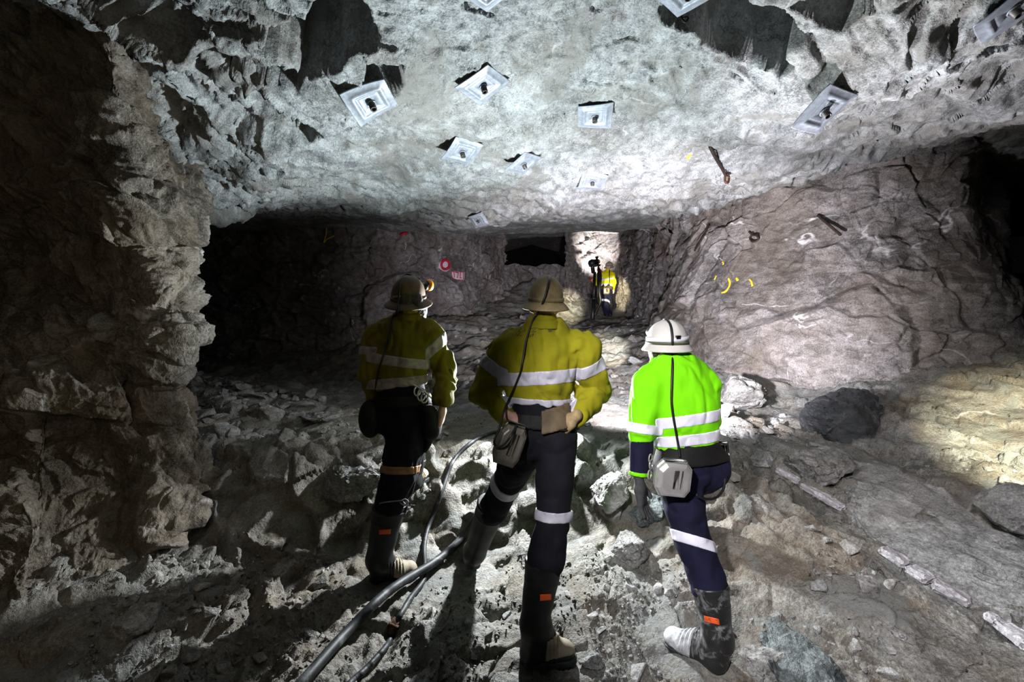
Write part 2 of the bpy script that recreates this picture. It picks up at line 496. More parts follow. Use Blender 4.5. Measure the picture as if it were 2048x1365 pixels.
# ---- ceiling
cc = [(-.92, 3.0, 3.12), (-.19, 3.32, 3.40), (.73, 4.02, 3.53), (-.47, 4.26, 3.33), (.13, 4.87, 3.45), (.97, 5.48, 3.47), (2.05, 3.0, 3.10),
      (-6, 1, 3.7), (-6, 4, 3.7), (6, 2, 3.3), (7, 4, 3.4), (0, .8, 3.4), (-3, .8, 3.7), (3, .8, 3.5), (8, 9, 4.2), (-8, 9, 3.5)]
for q in [(1024, 0, 2.35), (300, 0, 2.2), (0, 0, 3.0), (200, 60, 3.1), (270, 150, 3.3), (350, 290, 3.6), (1500, 60, 2.7), (2048, 0, 2.3), (2048, 110, 2.75),
          (430, 420, 5.0), (550, 415, 5.2), (700, 400, 5.6), (780, 440, 6.6), (850, 462, 7.4), (950, 464, 7.6), (1000, 452, 7.2), (1090, 430, 6.8), (1150, 440, 7.0), (1230, 425, 6.8), (1340, 432, 7.2),
          (1420, 415, 6.5), (1500, 395, 5.9), (1700, 338, 5.0), (1900, 280, 4.3), (2048, 240, 3.95), (2200, 205, 3.6),
          (1300, 250, 4.2), (1500, 300, 4.6), (600, 250, 3.6), (800, 330, 4.7), (1700, 230, 3.7)]:
    cc.append(tuple(P(*q)))
back = []
for q in [(430, 405, 5.4), (550, 402, 5.6), (700, 390, 6.0), (780, 428, 7.0), (850, 447, 7.8), (950, 448, 8.0), (1000, 438, 7.6), (1090, 418, 7.2), (1150, 428, 7.4), (1230, 416, 7.2), (1330, 425, 7.6),
          (1500, 380, 6.3), (1700, 325, 5.4), (1900, 266, 4.7), (2048, 226, 4.4)]:
    back.append(tuple(P(*q)))
for q in [(500, 440, 8.5), (700, 446, 9.5), (850, 462, 10.5), (950, 470, 11.5), (1070, 466, 14.8), (1180, 464, 15), (1250, 458, 13), (1320, 450, 9.5), (1400, 430, 8.5)]:
    back.append(tuple(P(*q)))
cc = np.array(cc + back)
NR, NC = 560, 760
u = np.linspace(-1.75, 1.75, NC); yy = np.geomspace(1.0, 15.7, NR)
Y, U = np.meshgrid(yy, u, indexing='ij')
X = (U * Y).ravel(); Y = Y.ravel()
Z = rbf(cc[:, :2], cc[:, 2], np.stack([X, Y], 1))
p0 = np.stack([X, Y, Z], 1)
p0n = p0 + .15 * np.stack([fbm(p0 * 1.1, 53), fbm(p0 * 1.1, 59), 0 * X], 1)
lf = smooth(-.25, -.62, X / Y) * (1 - smooth(5.2, 6, Y))                 # broken blocks towards the left wall
tr = np.exp(-(((X - 1.45) / .55) ** 2 + ((Y - 2.7) / .5) ** 2))
tl = np.exp(-(((X + 1.0) / .5) ** 2 + ((Y - 2.35) / .28) ** 2))
lip = np.exp(-((Y - 6.6) / 1.2) ** 2) * (X < 3)
rg = smooth(.35, .7, X / Y)
fol = np.stack([p0n[:, 0] * .87 - p0n[:, 1] * .5, p0n[:, 0] * .5 + p0n[:, 1] * .87, p0n[:, 2]], 1)
a1, c1, e1 = facets(fol * [2.2, 1.2, 1.2], 61, .6)
a2, c2, e2 = facets(fol * [6.5, 3.5, 4], 62, .9)
a3, c3, e3 = facets(p0n * 14, 63, 1.0)
r1 = fbm(np.stack([p0[:, 0] * .9 + p0[:, 1] * .6, (p0[:, 1] - p0[:, 0] * .6) * 4, p0[:, 2]], 1), 64, 4)
sm = fbm(p0 * 1.2, 65, 5)
wob = .12 * fbm(p0n * 4, 66, 3)
hol = 0
for hx, hy, rx, ry, ang in ((1.28, 2.62, .36, .17, .5), (1.72, 2.42, .16, .10, .3), (-1.02, 2.50, .30, .17, -.3), (-.82, 2.83, .10, .12, .4), (-1.55, 2.75, .22, .10, .6)):
    ca, sa = math.cos(ang), math.sin(ang)
    qx, qy = (X - hx) * ca + (Y - hy) * sa, -(X - hx) * sa + (Y - hy) * ca
    hol = np.maximum(hol, smooth(1.12, .92, np.maximum(np.abs(qx) / rx, np.abs(qy) / ry) + wob * 3.2))
disp = .06 * sm + .014 * a3 * (1 - .4 * rg) + .02 * a2 + lf * (.27 * a1 + .075 * a2 + .015 * a3) + lip * (.06 * a1 + .07 * a2) + rg * (.06 * r1 + .03 * a2) - .006 * np.exp(-e2 * 12) + hol * (.62 + .1 * a1)
for cx, cy in ((-.92, 3.0), (-.19, 3.32), (.73, 4.02), (-.47, 4.26), (.13, 4.87), (.97, 5.48), (2.05, 3.0), (-.5, 7.1)):
    w = np.exp(-((X - cx) ** 2 + (Y - cy) ** 2) / (2 * .18 ** 2)); disp = disp * (1 - .85 * w)
tint = np.clip(.45 * c1 + .3 * c2 + .25 * c3, 0, 1) * (.5 + .5 * lf) + .28 * (1 - lf)
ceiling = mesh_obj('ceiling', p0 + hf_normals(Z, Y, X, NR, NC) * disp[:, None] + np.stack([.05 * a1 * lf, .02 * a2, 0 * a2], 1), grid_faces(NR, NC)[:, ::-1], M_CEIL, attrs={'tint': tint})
tag(ceiling, kind='structure')

# ---- left pillar wall: rows by height, columns running from near left round the corner into the left drift
rows = [(-150, [(-350, 2.85), (0, 2.82), (110, 2.9), (225, 2.93), (310, 3.8)]),
        (0, [(-350, 2.85), (0, 2.85), (120, 2.92), (240, 2.95), (320, 3.8)]),
        (150, [(-350, 2.9), (0, 2.85), (130, 2.92), (250, 2.98), (345, 3.9)]),
        (330, [(-350, 2.9), (0, 2.9), (150, 2.95), (285, 3.0), (412, 3.9)]),
        (440, [(-350, 2.9), (0, 2.9), (150, 2.95), (292, 2.98), (410, 3.8)]),
        (500, [(-350, 2.85), (0, 2.88), (150, 2.92), (265, 2.94), (388, 3.7)]),
        (570, [(-350, 2.8), (0, 2.85), (150, 2.88), (310, 2.9), (368, 3.45)]),
        (640, [(-350, 2.7), (0, 2.72), (150, 2.76), (310, 2.8), (386, 2.98)]),
        (720, [(-350, 2.7), (0, 2.72), (150, 2.76), (310, 2.8), (380, 2.98)]),
        (785, [(-350, 2.65), (0, 2.55), (130, 2.6), (250, 2.75), (345, 3.05)]),
        (860, [(-350, 2.6), (0, 2.5), (130, 2.6), (275, 2.8), (395, 3.2)]),
        (930, [(-350, 2.5), (0, 2.45), (130, 2.55), (290, 2.75), (412, 3.15)]),
        (1020, [(-350, 2.4), (0, 2.35), (130, 2.45), (260, 2.6), (385, 2.85)]),
        (1150, [(-350, 2.2), (0, 2.15), (100, 2.25), (200, 2.38), (300, 2.55)]),
        (1300, [(-350, 1.85), (0, 1.9), (80, 1.95), (150, 2.0), (215, 2.1)]),
        (1420, [(-350, 1.65), (0, 1.7), (80, 1.75), (150, 1.8), (200, 1.85)])]
G = []
for py, cs in rows:
    r = [P(px, py, Yq) for px, Yq in cs]
    e = r[-1]
    G.append(r + [e + [-.35, .45, .02], e + [-1.0, .95, .02], e + [-3.5, 1.8, 0]])
G = np.array(G)
NR, NC = 520, 560
A = np.stack([cr(G[i], NC) for i in range(len(G))])
W = np.stack([cr(A[:, j], NR) for j in range(NC)], 1)
du = np.gradient(W, axis=1); dv = np.gradient(W, axis=0)
N = np.cross(du, dv); N /= np.linalg.norm(N, axis=2, keepdims=True) + 1e-9
w = W.reshape(-1, 3); N = N.reshape(-1, 3)
if (N[:, 1].mean()) > 0: N = -N
wn = w + .12 * np.stack([fbm(w * 1.4, 73), fbm(w * 1.4, 79), fbm(w * 1.4, 83)], 1)
fo = np.stack([wn[:, 0] * .8 - wn[:, 2] * .6, wn[:, 1], (wn[:, 0] * .6 + wn[:, 2] * .8) * 1.0], 1)
a1, c1, e1 = facets(fo * [1.3, 1.3, 2.2], 71, .6)
a2, c2, e2 = facets(fo * [3.2, 3.6, 5.5], 72, .55)
a3, c3, e3 = facets(fo * [9, 11, 16], 74, 1.0)
a4, c4, e4 = facets(wn * 30, 75, 1.0)
disp = .19 * a1 + .085 * a2 + .022 * a3 + .008 * a4 + .05 * fbm(fo * [1.5, 1.5, 4], 76)
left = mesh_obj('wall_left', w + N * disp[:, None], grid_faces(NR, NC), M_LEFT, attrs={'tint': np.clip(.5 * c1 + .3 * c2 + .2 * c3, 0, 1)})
tag(left, kind='structure')

# ---- back wall (with the small dark opening) and right wall: plan paths with height
def path_wall(name, path, zs, nc, nr, mat, seed, hole=None, amp=1.0, lean=None, fs=(1, 1, 1), veto=()):
    pts = cr(np.array([[px if px < -1e3 else (px - 1024) / FPX * Yq, Yq, 0.0] for px, Yq in path]), nc)
    zz = np.linspace(zs[0], zs[1], nr)
    T = np.gradient(pts, axis=0); T /= np.linalg.norm(T, axis=1, keepdims=True)
    Nn = np.stack([T[:, 1], -T[:, 0], 0 * T[:, 0]], 1)
    w = np.repeat(pts[None], nr, 0).copy(); w[:, :, 2] = zz[:, None]
    N = np.repeat(Nn[None], nr, 0).reshape(-1, 3); w = w.reshape(-1, 3)
    if lean is not None:
        w = w + N * lean(w)[:, None]
    wn = w + .15 * np.stack([fbm(w * .9, seed), fbm(w * .9, seed + 3), fbm(w * .9, seed + 6)], 1)
    fo = wn * fs
    a1, c1, e1 = facets(fo * .9, seed + 11, .6)
    a2, c2, e2 = facets(fo * 2.6, seed + 12, .9)
    a3, c3, e3 = facets(fo * 8, seed + 13, 1.0)
    disp = amp * (.22 * a1 + .12 * a2 + .04 * a3 + .06 * fbm(fo * 1.5, seed + 14))
    px = 1024 + FPX * w[:, 0] / w[:, 1]; py = 682.5 - FPX * (w[:, 2] - CAMZ) / w[:, 1]
    for cx, cy, r in veto:
        disp *= 1 - .85 * np.exp(-((px - cx) ** 2 + (py - cy) ** 2) / (2 * (r * .6) ** 2))
    w = w + N * disp[:, None]
    f = grid_faces(nr, nc)
    if hole is not None:
        px = 1024 + FPX * w[:, 0] / w[:, 1]; py = 682.5 - FPX * (w[:, 2] - CAMZ) / w[:, 1]
        k = hole(px, py)
        f = f[~k[f].all(1)]
    o = mesh_obj(name, w, f, mat, attrs={'tint': np.clip(.45 * c1 + .35 * c2 + .2 * c3, 0, 1)})
    return tag(o, kind='structure')

def hole(px, py):
    j = 2.5 * np.sin(py * .21) + 1.5 * np.sin(py * .53 + 1)
    k = 2.5 * np.sin(px * .09) + 1.2 * np.sin(px * .23)
    return (px > 1010 + j) & (px < 1131 + j * .5) & (py < 531 + k) & (py > 380)
wb = path_wall('wall_back', [(-600, 8.2), (150, 8.6), (350, 9.2), (500, 9.6), (650, 9.9), (750, 10.1), (850, 10.8), (940, 11.8), (985, 12.9), (1015, 14.2), (1060, 14.8), (1110, 14.8), (1135, 14.4), (1180, 15.2), (1225, 15.3), (1243, 14.6), (1256, 12.8), (1285, 11), (1330, 9.3), (1348, 8.6)],
               (.2, 5.4), 900, 420, M_BACK, 101, hole, .9, veto=((890, 530, 22), (914, 551, 24)))
wr = path_wall('wall_right', [(1326, 9.6), (1340, 8.6), (1372, 7.5), (1430, 6.7), (1500, 6.1), (1600, 5.6), (1700, 5.2), (1800, 4.95), (1900, 4.8), (1955, 4.75), (1985, 5.0), (2010, 5.8), (2000, 8.0), (1990, 11)],
               (.3, 4.4), 620, 420, M_RIGHT, 131, None, .55, lambda w: -.45 * smooth(1.2, 3.4, w[:, 2]) + .35, (.8, .8, 1.1))
# the little drift behind the opening and the far ends of the dark side drifts
v, f = [], []
prof = [(1000, 560), (1000, 450), (1075, 430), (1145, 450), (1145, 560)]
for d in (14.9, 17, 19.5):
    for px, py in prof: v.append(P(px, py, 14.9) + [0, d - 14.9, 0])
for r in range(2):
    for k in range(4): f.append((r * 5 + k, r * 5 + k + 1, (r + 1) * 5 + k + 1, (r + 1) * 5 + k))
tag(mesh_obj('wall_opening', v, f, M_BACK, smooth_shade=False), kind='structure')

def bvh_of(*obs):
    vs, ps = [], []
    for o in obs:
        b = len(vs); vs.extend(v.co.copy() for v in o.data.vertices); ps.extend(tuple(b + i for i in p.vertices) for p in o.data.polygons)
    return BVHTree.FromPolygons(vs, ps)
T_FLOOR, T_CEIL = bvh_of(floor), bvh_of(ceiling)
T_LEFT = bvh_of(left)
T_WALLS = bvh_of(wb, wr, ceiling, floor)
def shoot(tree, px, py, o=None):
    d = Vector(P(px, py, 1.0) - np.array([0, 0, CAMZ])).normalized()
    return tree.ray_cast(Vector((0, 0, CAMZ)), d)
def ground(x, y, tree=None):
    h = (tree or T_FLOOR).ray_cast(Vector((x, y, 6)), Vector((0, 0, -1)))
    return h[0].z if h[0] else 0.0
# ================================================================== people
A3 = lambda *a: np.array(a, np.float32)
M_SKIN = plain('skin', (.55, .33, .25), .55, noise=.12, scale=40, bump=.15)
M_HAIR = plain('hair', (.05, .04, .035), .7, noise=.4, scale=90, bump=.8)
M_BEARD = plain('grey_beard', (.22, .22, .22), .8, noise=.6, scale=160, bump=1)
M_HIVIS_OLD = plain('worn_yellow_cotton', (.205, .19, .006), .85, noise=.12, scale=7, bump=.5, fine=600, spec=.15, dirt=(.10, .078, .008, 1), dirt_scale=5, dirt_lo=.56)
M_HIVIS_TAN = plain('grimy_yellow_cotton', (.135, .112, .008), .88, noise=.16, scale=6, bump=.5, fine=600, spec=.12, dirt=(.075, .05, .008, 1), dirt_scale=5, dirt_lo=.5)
M_LIME = plain('lime_cotton', (.17, .64, .0), .8, noise=.06, scale=8, bump=.35, fine=600, spec=.2)
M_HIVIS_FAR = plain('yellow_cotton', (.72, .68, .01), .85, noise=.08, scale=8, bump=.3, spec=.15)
M_TAPE = plain('reflective_tape', (.42, .41, .47), .45, noise=.14, scale=22, bump=.5, spec=.5)
M_TAPE_NEW = plain('clean_reflective_tape', (.70, .69, .78), .4, noise=.06, scale=20, bump=.3, spec=.5)
M_TAPE_TAN = plain('dirty_reflective_tape', (.30, .25, .245), .6, noise=.25, scale=26, bump=.6, spec=.3)
M_TAPE_ORANGE = plain('muddy_reflective_tape', (.36, .17, .08), .6, noise=.25, scale=22, bump=.6, spec=.3)
M_NAVY = plain('navy_drill', (.008, .008, .030), .85, noise=.3, scale=9, bump=.5, fine=500, spec=.2)
M_BLACK = plain('black_drill', (.008, .008, .012), .9, noise=.3, scale=9, bump=.5, fine=500, spec=.15, dirt=(.03, .03, .035, 1), dirt_scale=5, dirt_lo=.6)
M_RUBBER = plain('black_rubber_boot', (.010, .010, .010), .55, noise=.3, scale=14, bump=.35, spec=.3, dirt=(.03, .027, .022, 1), dirt_scale=7, dirt_lo=.6)
M_RUBBER_W = plain('dusty_rubber_boot', (.02, .02, .02), .4, noise=.3, scale=14, bump=.35, spec=.5, dirt=(.26, .26, .27, 1), dirt_scale=11, dirt_lo=.51)
M_TOE = plain('dusty_boot_toe', (.26, .22, .16), .7, noise=.25, scale=20, bump=.5, dirt=(.16, .12, .07, 1), dirt_scale=9)
M_TOE_W = plain('white_dust_boot_toe', (.50, .52, .54), .7, noise=.35, scale=30, bump=.5, dirt=(.06, .06, .06, 1), dirt_scale=14, dirt_lo=.56)
M_SOLE = plain('boot_sole', (.010, .015, .014), .6, noise=.3, scale=30, bump=.4)
M_ORANGE = plain('orange_patch', (.75, .10, .015), .5, noise=.1, dirt=(.05, .03, .02, 1), dirt_scale=40, dirt_lo=.56)
M_LEATHER = plain('belt_webbing', (.008, .0075, .007), .7, noise=.3, scale=30, bump=.5, spec=.2)
M_LEATHER_T = plain('tan_belt_pad', (.09, .065, .035), .7, noise=.3, scale=12, bump=.5, spec=.3)
M_CABLE = plain('black_cable', (.008, .008, .008), .45, noise=.2)
M_STEEL = plain('stainless_steel', (.62, .60, .58), .22, .6, noise=.15, scale=14, bump=.08)
M_STEEL_D = plain('grimy_steel', (.30, .27, .22), .38, .6, noise=.3, scale=14, bump=.15)
M_HAT_TAN = plain('tan_helmet', (.25, .19, .09), .6, noise=.2, scale=14, bump=.2, dirt=(.10, .06, .02, 1), dirt_scale=9, dirt_lo=.52)
M_HAT_BROWN = plain('brown_helmet', (.11, .06, .022), .6, noise=.3, scale=20, bump=.3, dirt=(.04, .025, .012, 1), dirt_scale=8, dirt_lo=.5)
M_HAT_WHITE = plain('white_helmet', (.52, .50, .47), .45, noise=.05, scale=20, bump=.05, dirt=(.36, .33, .29, 1), dirt_scale=6, dirt_lo=.62)
M_HAT_GREY = plain('grey_helmet', (.4, .36, .28), .5, noise=.2, scale=20)
M_LAMP_O = plain('orange_lamp_rim', (.95, .28, .02), .35, noise=.05)
M_LAMP_B = plain('black_plastic', (.01, .01, .01), .35, noise=.1)
M_GLOVE = plain('grey_knit_glove', (.05, .05, .052), .85, noise=.25, scale=40, bump=.8, fine=700)
M_GLOVE_T = plain('tan_glove', (.28, .20, .10), .8, noise=.25, scale=30, bump=.6)
M_RED = plain('red_glove', (.6, .03, .03), .7, noise=.15)
M_INK = plain('faded_marker_ink', (.06, .06, .015), .9, noise=.1)
M_BAND = plain('olive_helmet_band', (.06, .075, .03), .7, noise=.1)

def frame(yaw, pitch=0, roll=0):
    """rows: right, forward, up. yaw 0 looks along +Y, positive turns right; pitch positive looks up"""
    y, p, r = map(math.radians, (yaw, pitch, roll))
    f = np.array([math.sin(y) * math.cos(p), math.cos(y) * math.cos(p), math.sin(p)])
    rt = np.array([math.cos(y), -math.sin(y), 0.0])
    u = np.cross(rt, f)
    rt2 = rt * math.cos(r) + u * math.sin(r); u2 = -rt * math.sin(r) + u * math.cos(r)
    return np.array([rt2, f, u2])

def L2W(c, R, *q): return np.asarray(c) + np.array(q) @ R

def head_sdf(c, R, s=1.0):
    W = lambda x, y, z: L2W(c, R, x * s, y * s, z * s)
    pr = [('e', W(0, -.008, .03), (.074 * s, .094 * s, .098 * s), R), ('c', W(0, .03, -.03), W(0, .05, -.085), .062 * s, .036 * s),
          ('e', W(0, .055, -.02), (.052 * s, .04 * s, .075 * s), R)]
    small = [('c', W(0, .092, .012), W(0, .112, -.028), .009 * s, .014 * s), ('e', W(.078, -.005, -.005), (.012 * s, .022 * s, .034 * s), R), ('e', W(-.078, -.005, -.005), (.012 * s, .022 * s, .034 * s), R),
             ('c', W(-.03, .088, .035), W(.03, .088, .035), .010 * s, .010 * s), ('c', W(-.02, .094, -.052), W(.02, .094, -.052), .007 * s, .007 * s),
             ('c', W(-.018, .092, -.063), W(.018, .092, -.063), .008 * s, .008 * s), ('e', W(0, .082, -.09), (.022 * s, .016 * s, .016 * s), R)]
    holes = [W(-.031, .1, .014), W(.031, .1, .014)]
    eyes = [W(-.031, .078, .014), W(.031, .078, .014)]
    def fn(p):
        d = sunion(p, pr, .03 * s)
        for q in small: d = smin(d, sunion(p, [q]), .012 * s)
        for h in holes: d = -smin(-d, ellipsoid(p, h, (.017 * s, .02 * s, .011 * s), R), .008 * s)
        for e in eyes: d = np.minimum(d, ellipsoid(p, e, (.012 * s,) * 3))
        return d
    return fn

def hand_prims(wrist, fwd, side, back, s=1.0, curl=.5, spread=.12, thumb=.6):
    """palm and five unequal bent fingers. fwd: towards fingertips, side: towards the thumb, back: back of the hand"""
    f, t, b = (np.asarray(v, float) / np.linalg.norm(v) for v in (fwd, side, back))
    w = np.asarray(wrist, float)
    pr = [('c', w - f * .03 * s, w + f * .02 * s, .026 * s, .028 * s, b, 1.25)]
    for k, x in enumerate((.030, .010, -.010, -.029)):
        pr.append(('c', w + f * .02 * s + t * x * .7 * s, w + f * .088 * s + t * x * s, .019 * s, .0135 * s))
    fingers = []
    for k, (x, L) in enumerate(((.031, .074), (.0105, .084), (-.0105, .078), (-.030, .060))):
        p = w + f * .088 * s + t * x * s; ang = 0; d0 = f + t * spread * x / .03
        d0 /= np.linalg.norm(d0)
        for j, fr in enumerate((.45, .32, .23)):
            ang += curl * (.6, .8, .6)[j]
            d = d0 * math.cos(ang) - b * math.sin(ang)
            q = p + d * L * fr * s
            fingers.append(('c', p, q, (.0098 - .0008 * j) * s, (.0092 - .0010 * j) * s)); p = q
    p = w + f * .025 * s + t * .030 * s
    d = f * .7 + t * thumb - b * .25; d /= np.linalg.norm(d)
    q = p + d * .042 * s; fingers.append(('c', p, q, .0135 * s, .011 * s))
    d = f * .95 + t * thumb * .3 - b * .35; d /= np.linalg.norm(d)
    fingers.append(('c', q, q + d * .034 * s, .011 * s, .009 * s))
    return pr, fingers

def hand_sdf(h, grow=0.0):
    pr, fi = h
    def fn(p):
        d = sunion(p, pr, .015)
        fd = None
        for q in fi:
            e = sunion(p, [q]); fd = e if fd is None else np.minimum(fd, e)
        return smin(d, fd, .007) - grow
    return fn

def bounds(prims, pad):
    pts = []
    for q in prims:
        if q[0] == 'c':
            r = max(q[3], q[4]); pts += [np.asarray(q[1]) - r, np.asarray(q[1]) + r, np.asarray(q[2]) - r, np.asarray(q[2]) + r]
        else:
            r = max(q[2]); pts += [np.asarray(q[1]) - r, np.asarray(q[1]) + r]
    pts = np.array(pts)
    return pts.min(0) - pad, pts.max(0) + pad

def folds(p, amp, s=0, sc=(16, 16, 9)):
    return amp * (1 - np.abs(vnoise(p * np.array(sc, np.float32) + 2.5 * vnoise(p * 5, s)[:, None] * .5, s + 1)) * 2) + amp * .5 * vnoise(p * np.array([35, 35, 20], np.float32), s + 2)

class Sleeved:
    """jacket: a torso cut at the hem plane plus sleeves"""
    def __init__(s, torso, arms, hem, hem_n, k=.045, fold=.006, seed=1, cuffs=()):
        s.t, s.a, s.hem, s.hn, s.k, s.fold, s.seed, s.cuffs = torso, arms, A3(*hem), A3(*hem_n), k, fold, seed, cuffs
    def torso(s, p):
        return np.maximum(sunion(p, s.t, s.k), (p - s.hem) @ -s.hn)
    def arm(s, p, i):
        d = sunion(p, s.a[i], .02)
        if i < len(s.cuffs) and s.cuffs[i]:
            c, n = s.cuffs[i]; d = np.maximum(d, (p - A3(*c)) @ A3(*n))
        return d
    def __call__(s, p):
        d = s.torso(p)
        for i in range(len(s.a)):
            a = s.arm(p, i)
            d = smin(smin(d, np.maximum(a, sunion(p, s.a[i][:1])), s.k), a, .010)
        return d + folds(p, s.fold, s.seed)
    def bounds(s, pad=.06):
        return bounds(s.t + [q for a in s.a for q in a], pad)

def slab_band(base, part, c0, c1, n, th=.004, pad=.03):
    """a tape lying on the cloth: between two planes with normal n through c0 and c1"""
    n = A3(*n) / np.linalg.norm(n)
    m = .5 * (A3(*c0) + A3(*c1)); h = abs((A3(*c1) - A3(*c0)) @ n) / 2
    def fn(p):
        d = base(p)
        s = np.maximum(np.maximum(d - th, -(d + .010)), np.abs((p - m) @ n) - h)
        return s if part is None else np.maximum(s, part(p) - pad)
    return fn

def trim(fn, lo, hi, c0, c1, n, rad):
    m = .5 * (np.asarray(c0) + np.asarray(c1))
    return np.maximum(lo, m - rad), np.minimum(hi, m + rad)

def drape(pts, tree, off=.006, fallback=None):
    out = []
    for px, py in pts:
        h = shoot(tree, px, py)
        if h[0] is None:
            out.append(P(px, py, fallback) if fallback else out[-1])
        else:
            d = np.array(h[0]) - [0, 0, CAMZ]; L = np.linalg.norm(d)
            out.append(np.array([0, 0, CAMZ]) + d * (1 - off / L))
    return out

def patch_on(name, corners, tree, mat, parent, origin=None, n=10, th=.003, lift=.003):
    """a thin patch of cloth or paint that follows the surface under it"""
    c = np.array(corners, float)
    g = np.linspace(0, 1, n)
    top = []
    for a in g:
        for b in g:
            q = (c[0] * (1 - b) + c[1] * b) * (1 - a) + (c[3] * (1 - b) + c[2] * b) * a
            top.append(tuple(q))
    T = np.array(drape(top, tree, lift + th)); B = np.array(drape(top, tree, lift - .004))
    k = np.arange(n * n).reshape(n, n)
    f = [tuple(x) for x in grid_faces(n, n)] 
    ring = list(k[0, :]) + list(k[1:, -1]) + list(k[-1, -2::-1]) + list(k[-2:0:-1, 0])
    f2 = [tuple(x + n * n for x in q[::-1]) for q in f]
    f3 = [(ring[i], ring[i] + n * n, ring[(i + 1) % len(ring)] + n * n, ring[(i + 1) % len(ring)]) for i in range(len(ring))]
    return mesh_obj(name, np.concatenate([T, B]), f + f2 + f3, mat, parent)

def tree_of(*obs):
    vs, ps = [], []
    SCV = bpy.context.view_layer; SCV.update()
    for o in obs:
        b = len(vs); mw = o.matrix_world
        vs.extend(mw @ v.co for v in o.data.vertices); ps.extend(tuple(b + i for i in p.vertices) for p in o.data.polygons)
    return BVHTree.FromPolygons(vs, ps)

def lathe_hat(name, c, R, prof, mat, parent, ry=1.18, seg=56, ribs=0.0, droop=0.0):
    """helmet: profile of (radius, height), elongated front to back"""
    a = np.linspace(0, 2 * np.pi, seg, endpoint=False)
    v, f = [], []
    for i, (r, z) in enumerate(prof):
        for t in a:
            rr = r
            zz = z
            if ribs and z > .03 and i < len(prof) * .5:
                zz = z + ribs * math.exp(-((rr * math.cos(t)) / .016) ** 2) * min(1, r / .03)
            zz -= droop * abs(math.sin(t)) ** 2 * max(0, r - prof[len(prof) // 2][0]) / .03
            v.append(L2W(c, R, rr * math.cos(t), rr * math.sin(t) * ry, zz))
    n = len(prof)
    for i in range(n - 1):
        for k in range(seg):
            f.append((i * seg + k, (i + 1) * seg + k, (i + 1) * seg + (k + 1) % seg, i * seg + (k + 1) % seg))
    f.append(tuple(range(seg)))
    f.append(tuple((n - 1) * seg + k for k in range(seg))[::-1])
    return mesh_obj(name, v, f, mat, parent)

def dome(rx, h, brim, drop, th=.004, base=.0):
    """outside then inside profile of a full-brim helmet"""
    o = [(.002, h)] + [(rx * math.sin(t) ** .9, base + (h - base) * math.cos(t) ** .85) for t in np.linspace(.14, math.pi / 2 - .08, 14)]
    o += [(rx * 1.01, base + .004), (rx * 1.05, base - .004), (rx + (brim - rx) * .5, base - drop * .45), (brim, base - drop), (brim + .003, base - drop - .004), (brim, base - drop - .008)]
    i = [(rx + (brim - rx) * .5, base - drop * .45 - .007), (rx * .97, base - .012), (rx * .93, base + h * .4), (rx * .6, h * .82), (.002, h * .9)]
    return o + i

def hat_band(name, c, R, rx, z0, z1, mat, parent, ry=1.18, out=.003, a0=0, a1=2 * math.pi, slope=0.0):
    n = 48
    t = np.linspace(a0, a1, n)
    v = []
    for (rr, z) in ((rx + out, z0), (rx + out, z1), (rx - .006, z1), (rx - .006, z0)):
        for q in t: v.append(L2W(c, R, rr * math.cos(q), rr * math.sin(q) * ry, z + slope * math.cos(q)))
    f = []
    for j in range(4):
        for k in range(n - 1):
            f.append((j * n + k, j * n + k + 1, ((j + 1) % 4) * n + k + 1, ((j + 1) % 4) * n + k))
    f += [(0, n, 2 * n, 3 * n), (4 * n - 1, 3 * n - 1, 2 * n - 1, n - 1)]
    return mesh_obj(name, v, f, mat, parent)

def cylinder_geo(a, b, r0, r1=None, seg=20):
    return tube_geo(np.array([a, b], float), np.array([r0, r1 if r1 is not None else r0]), seg)

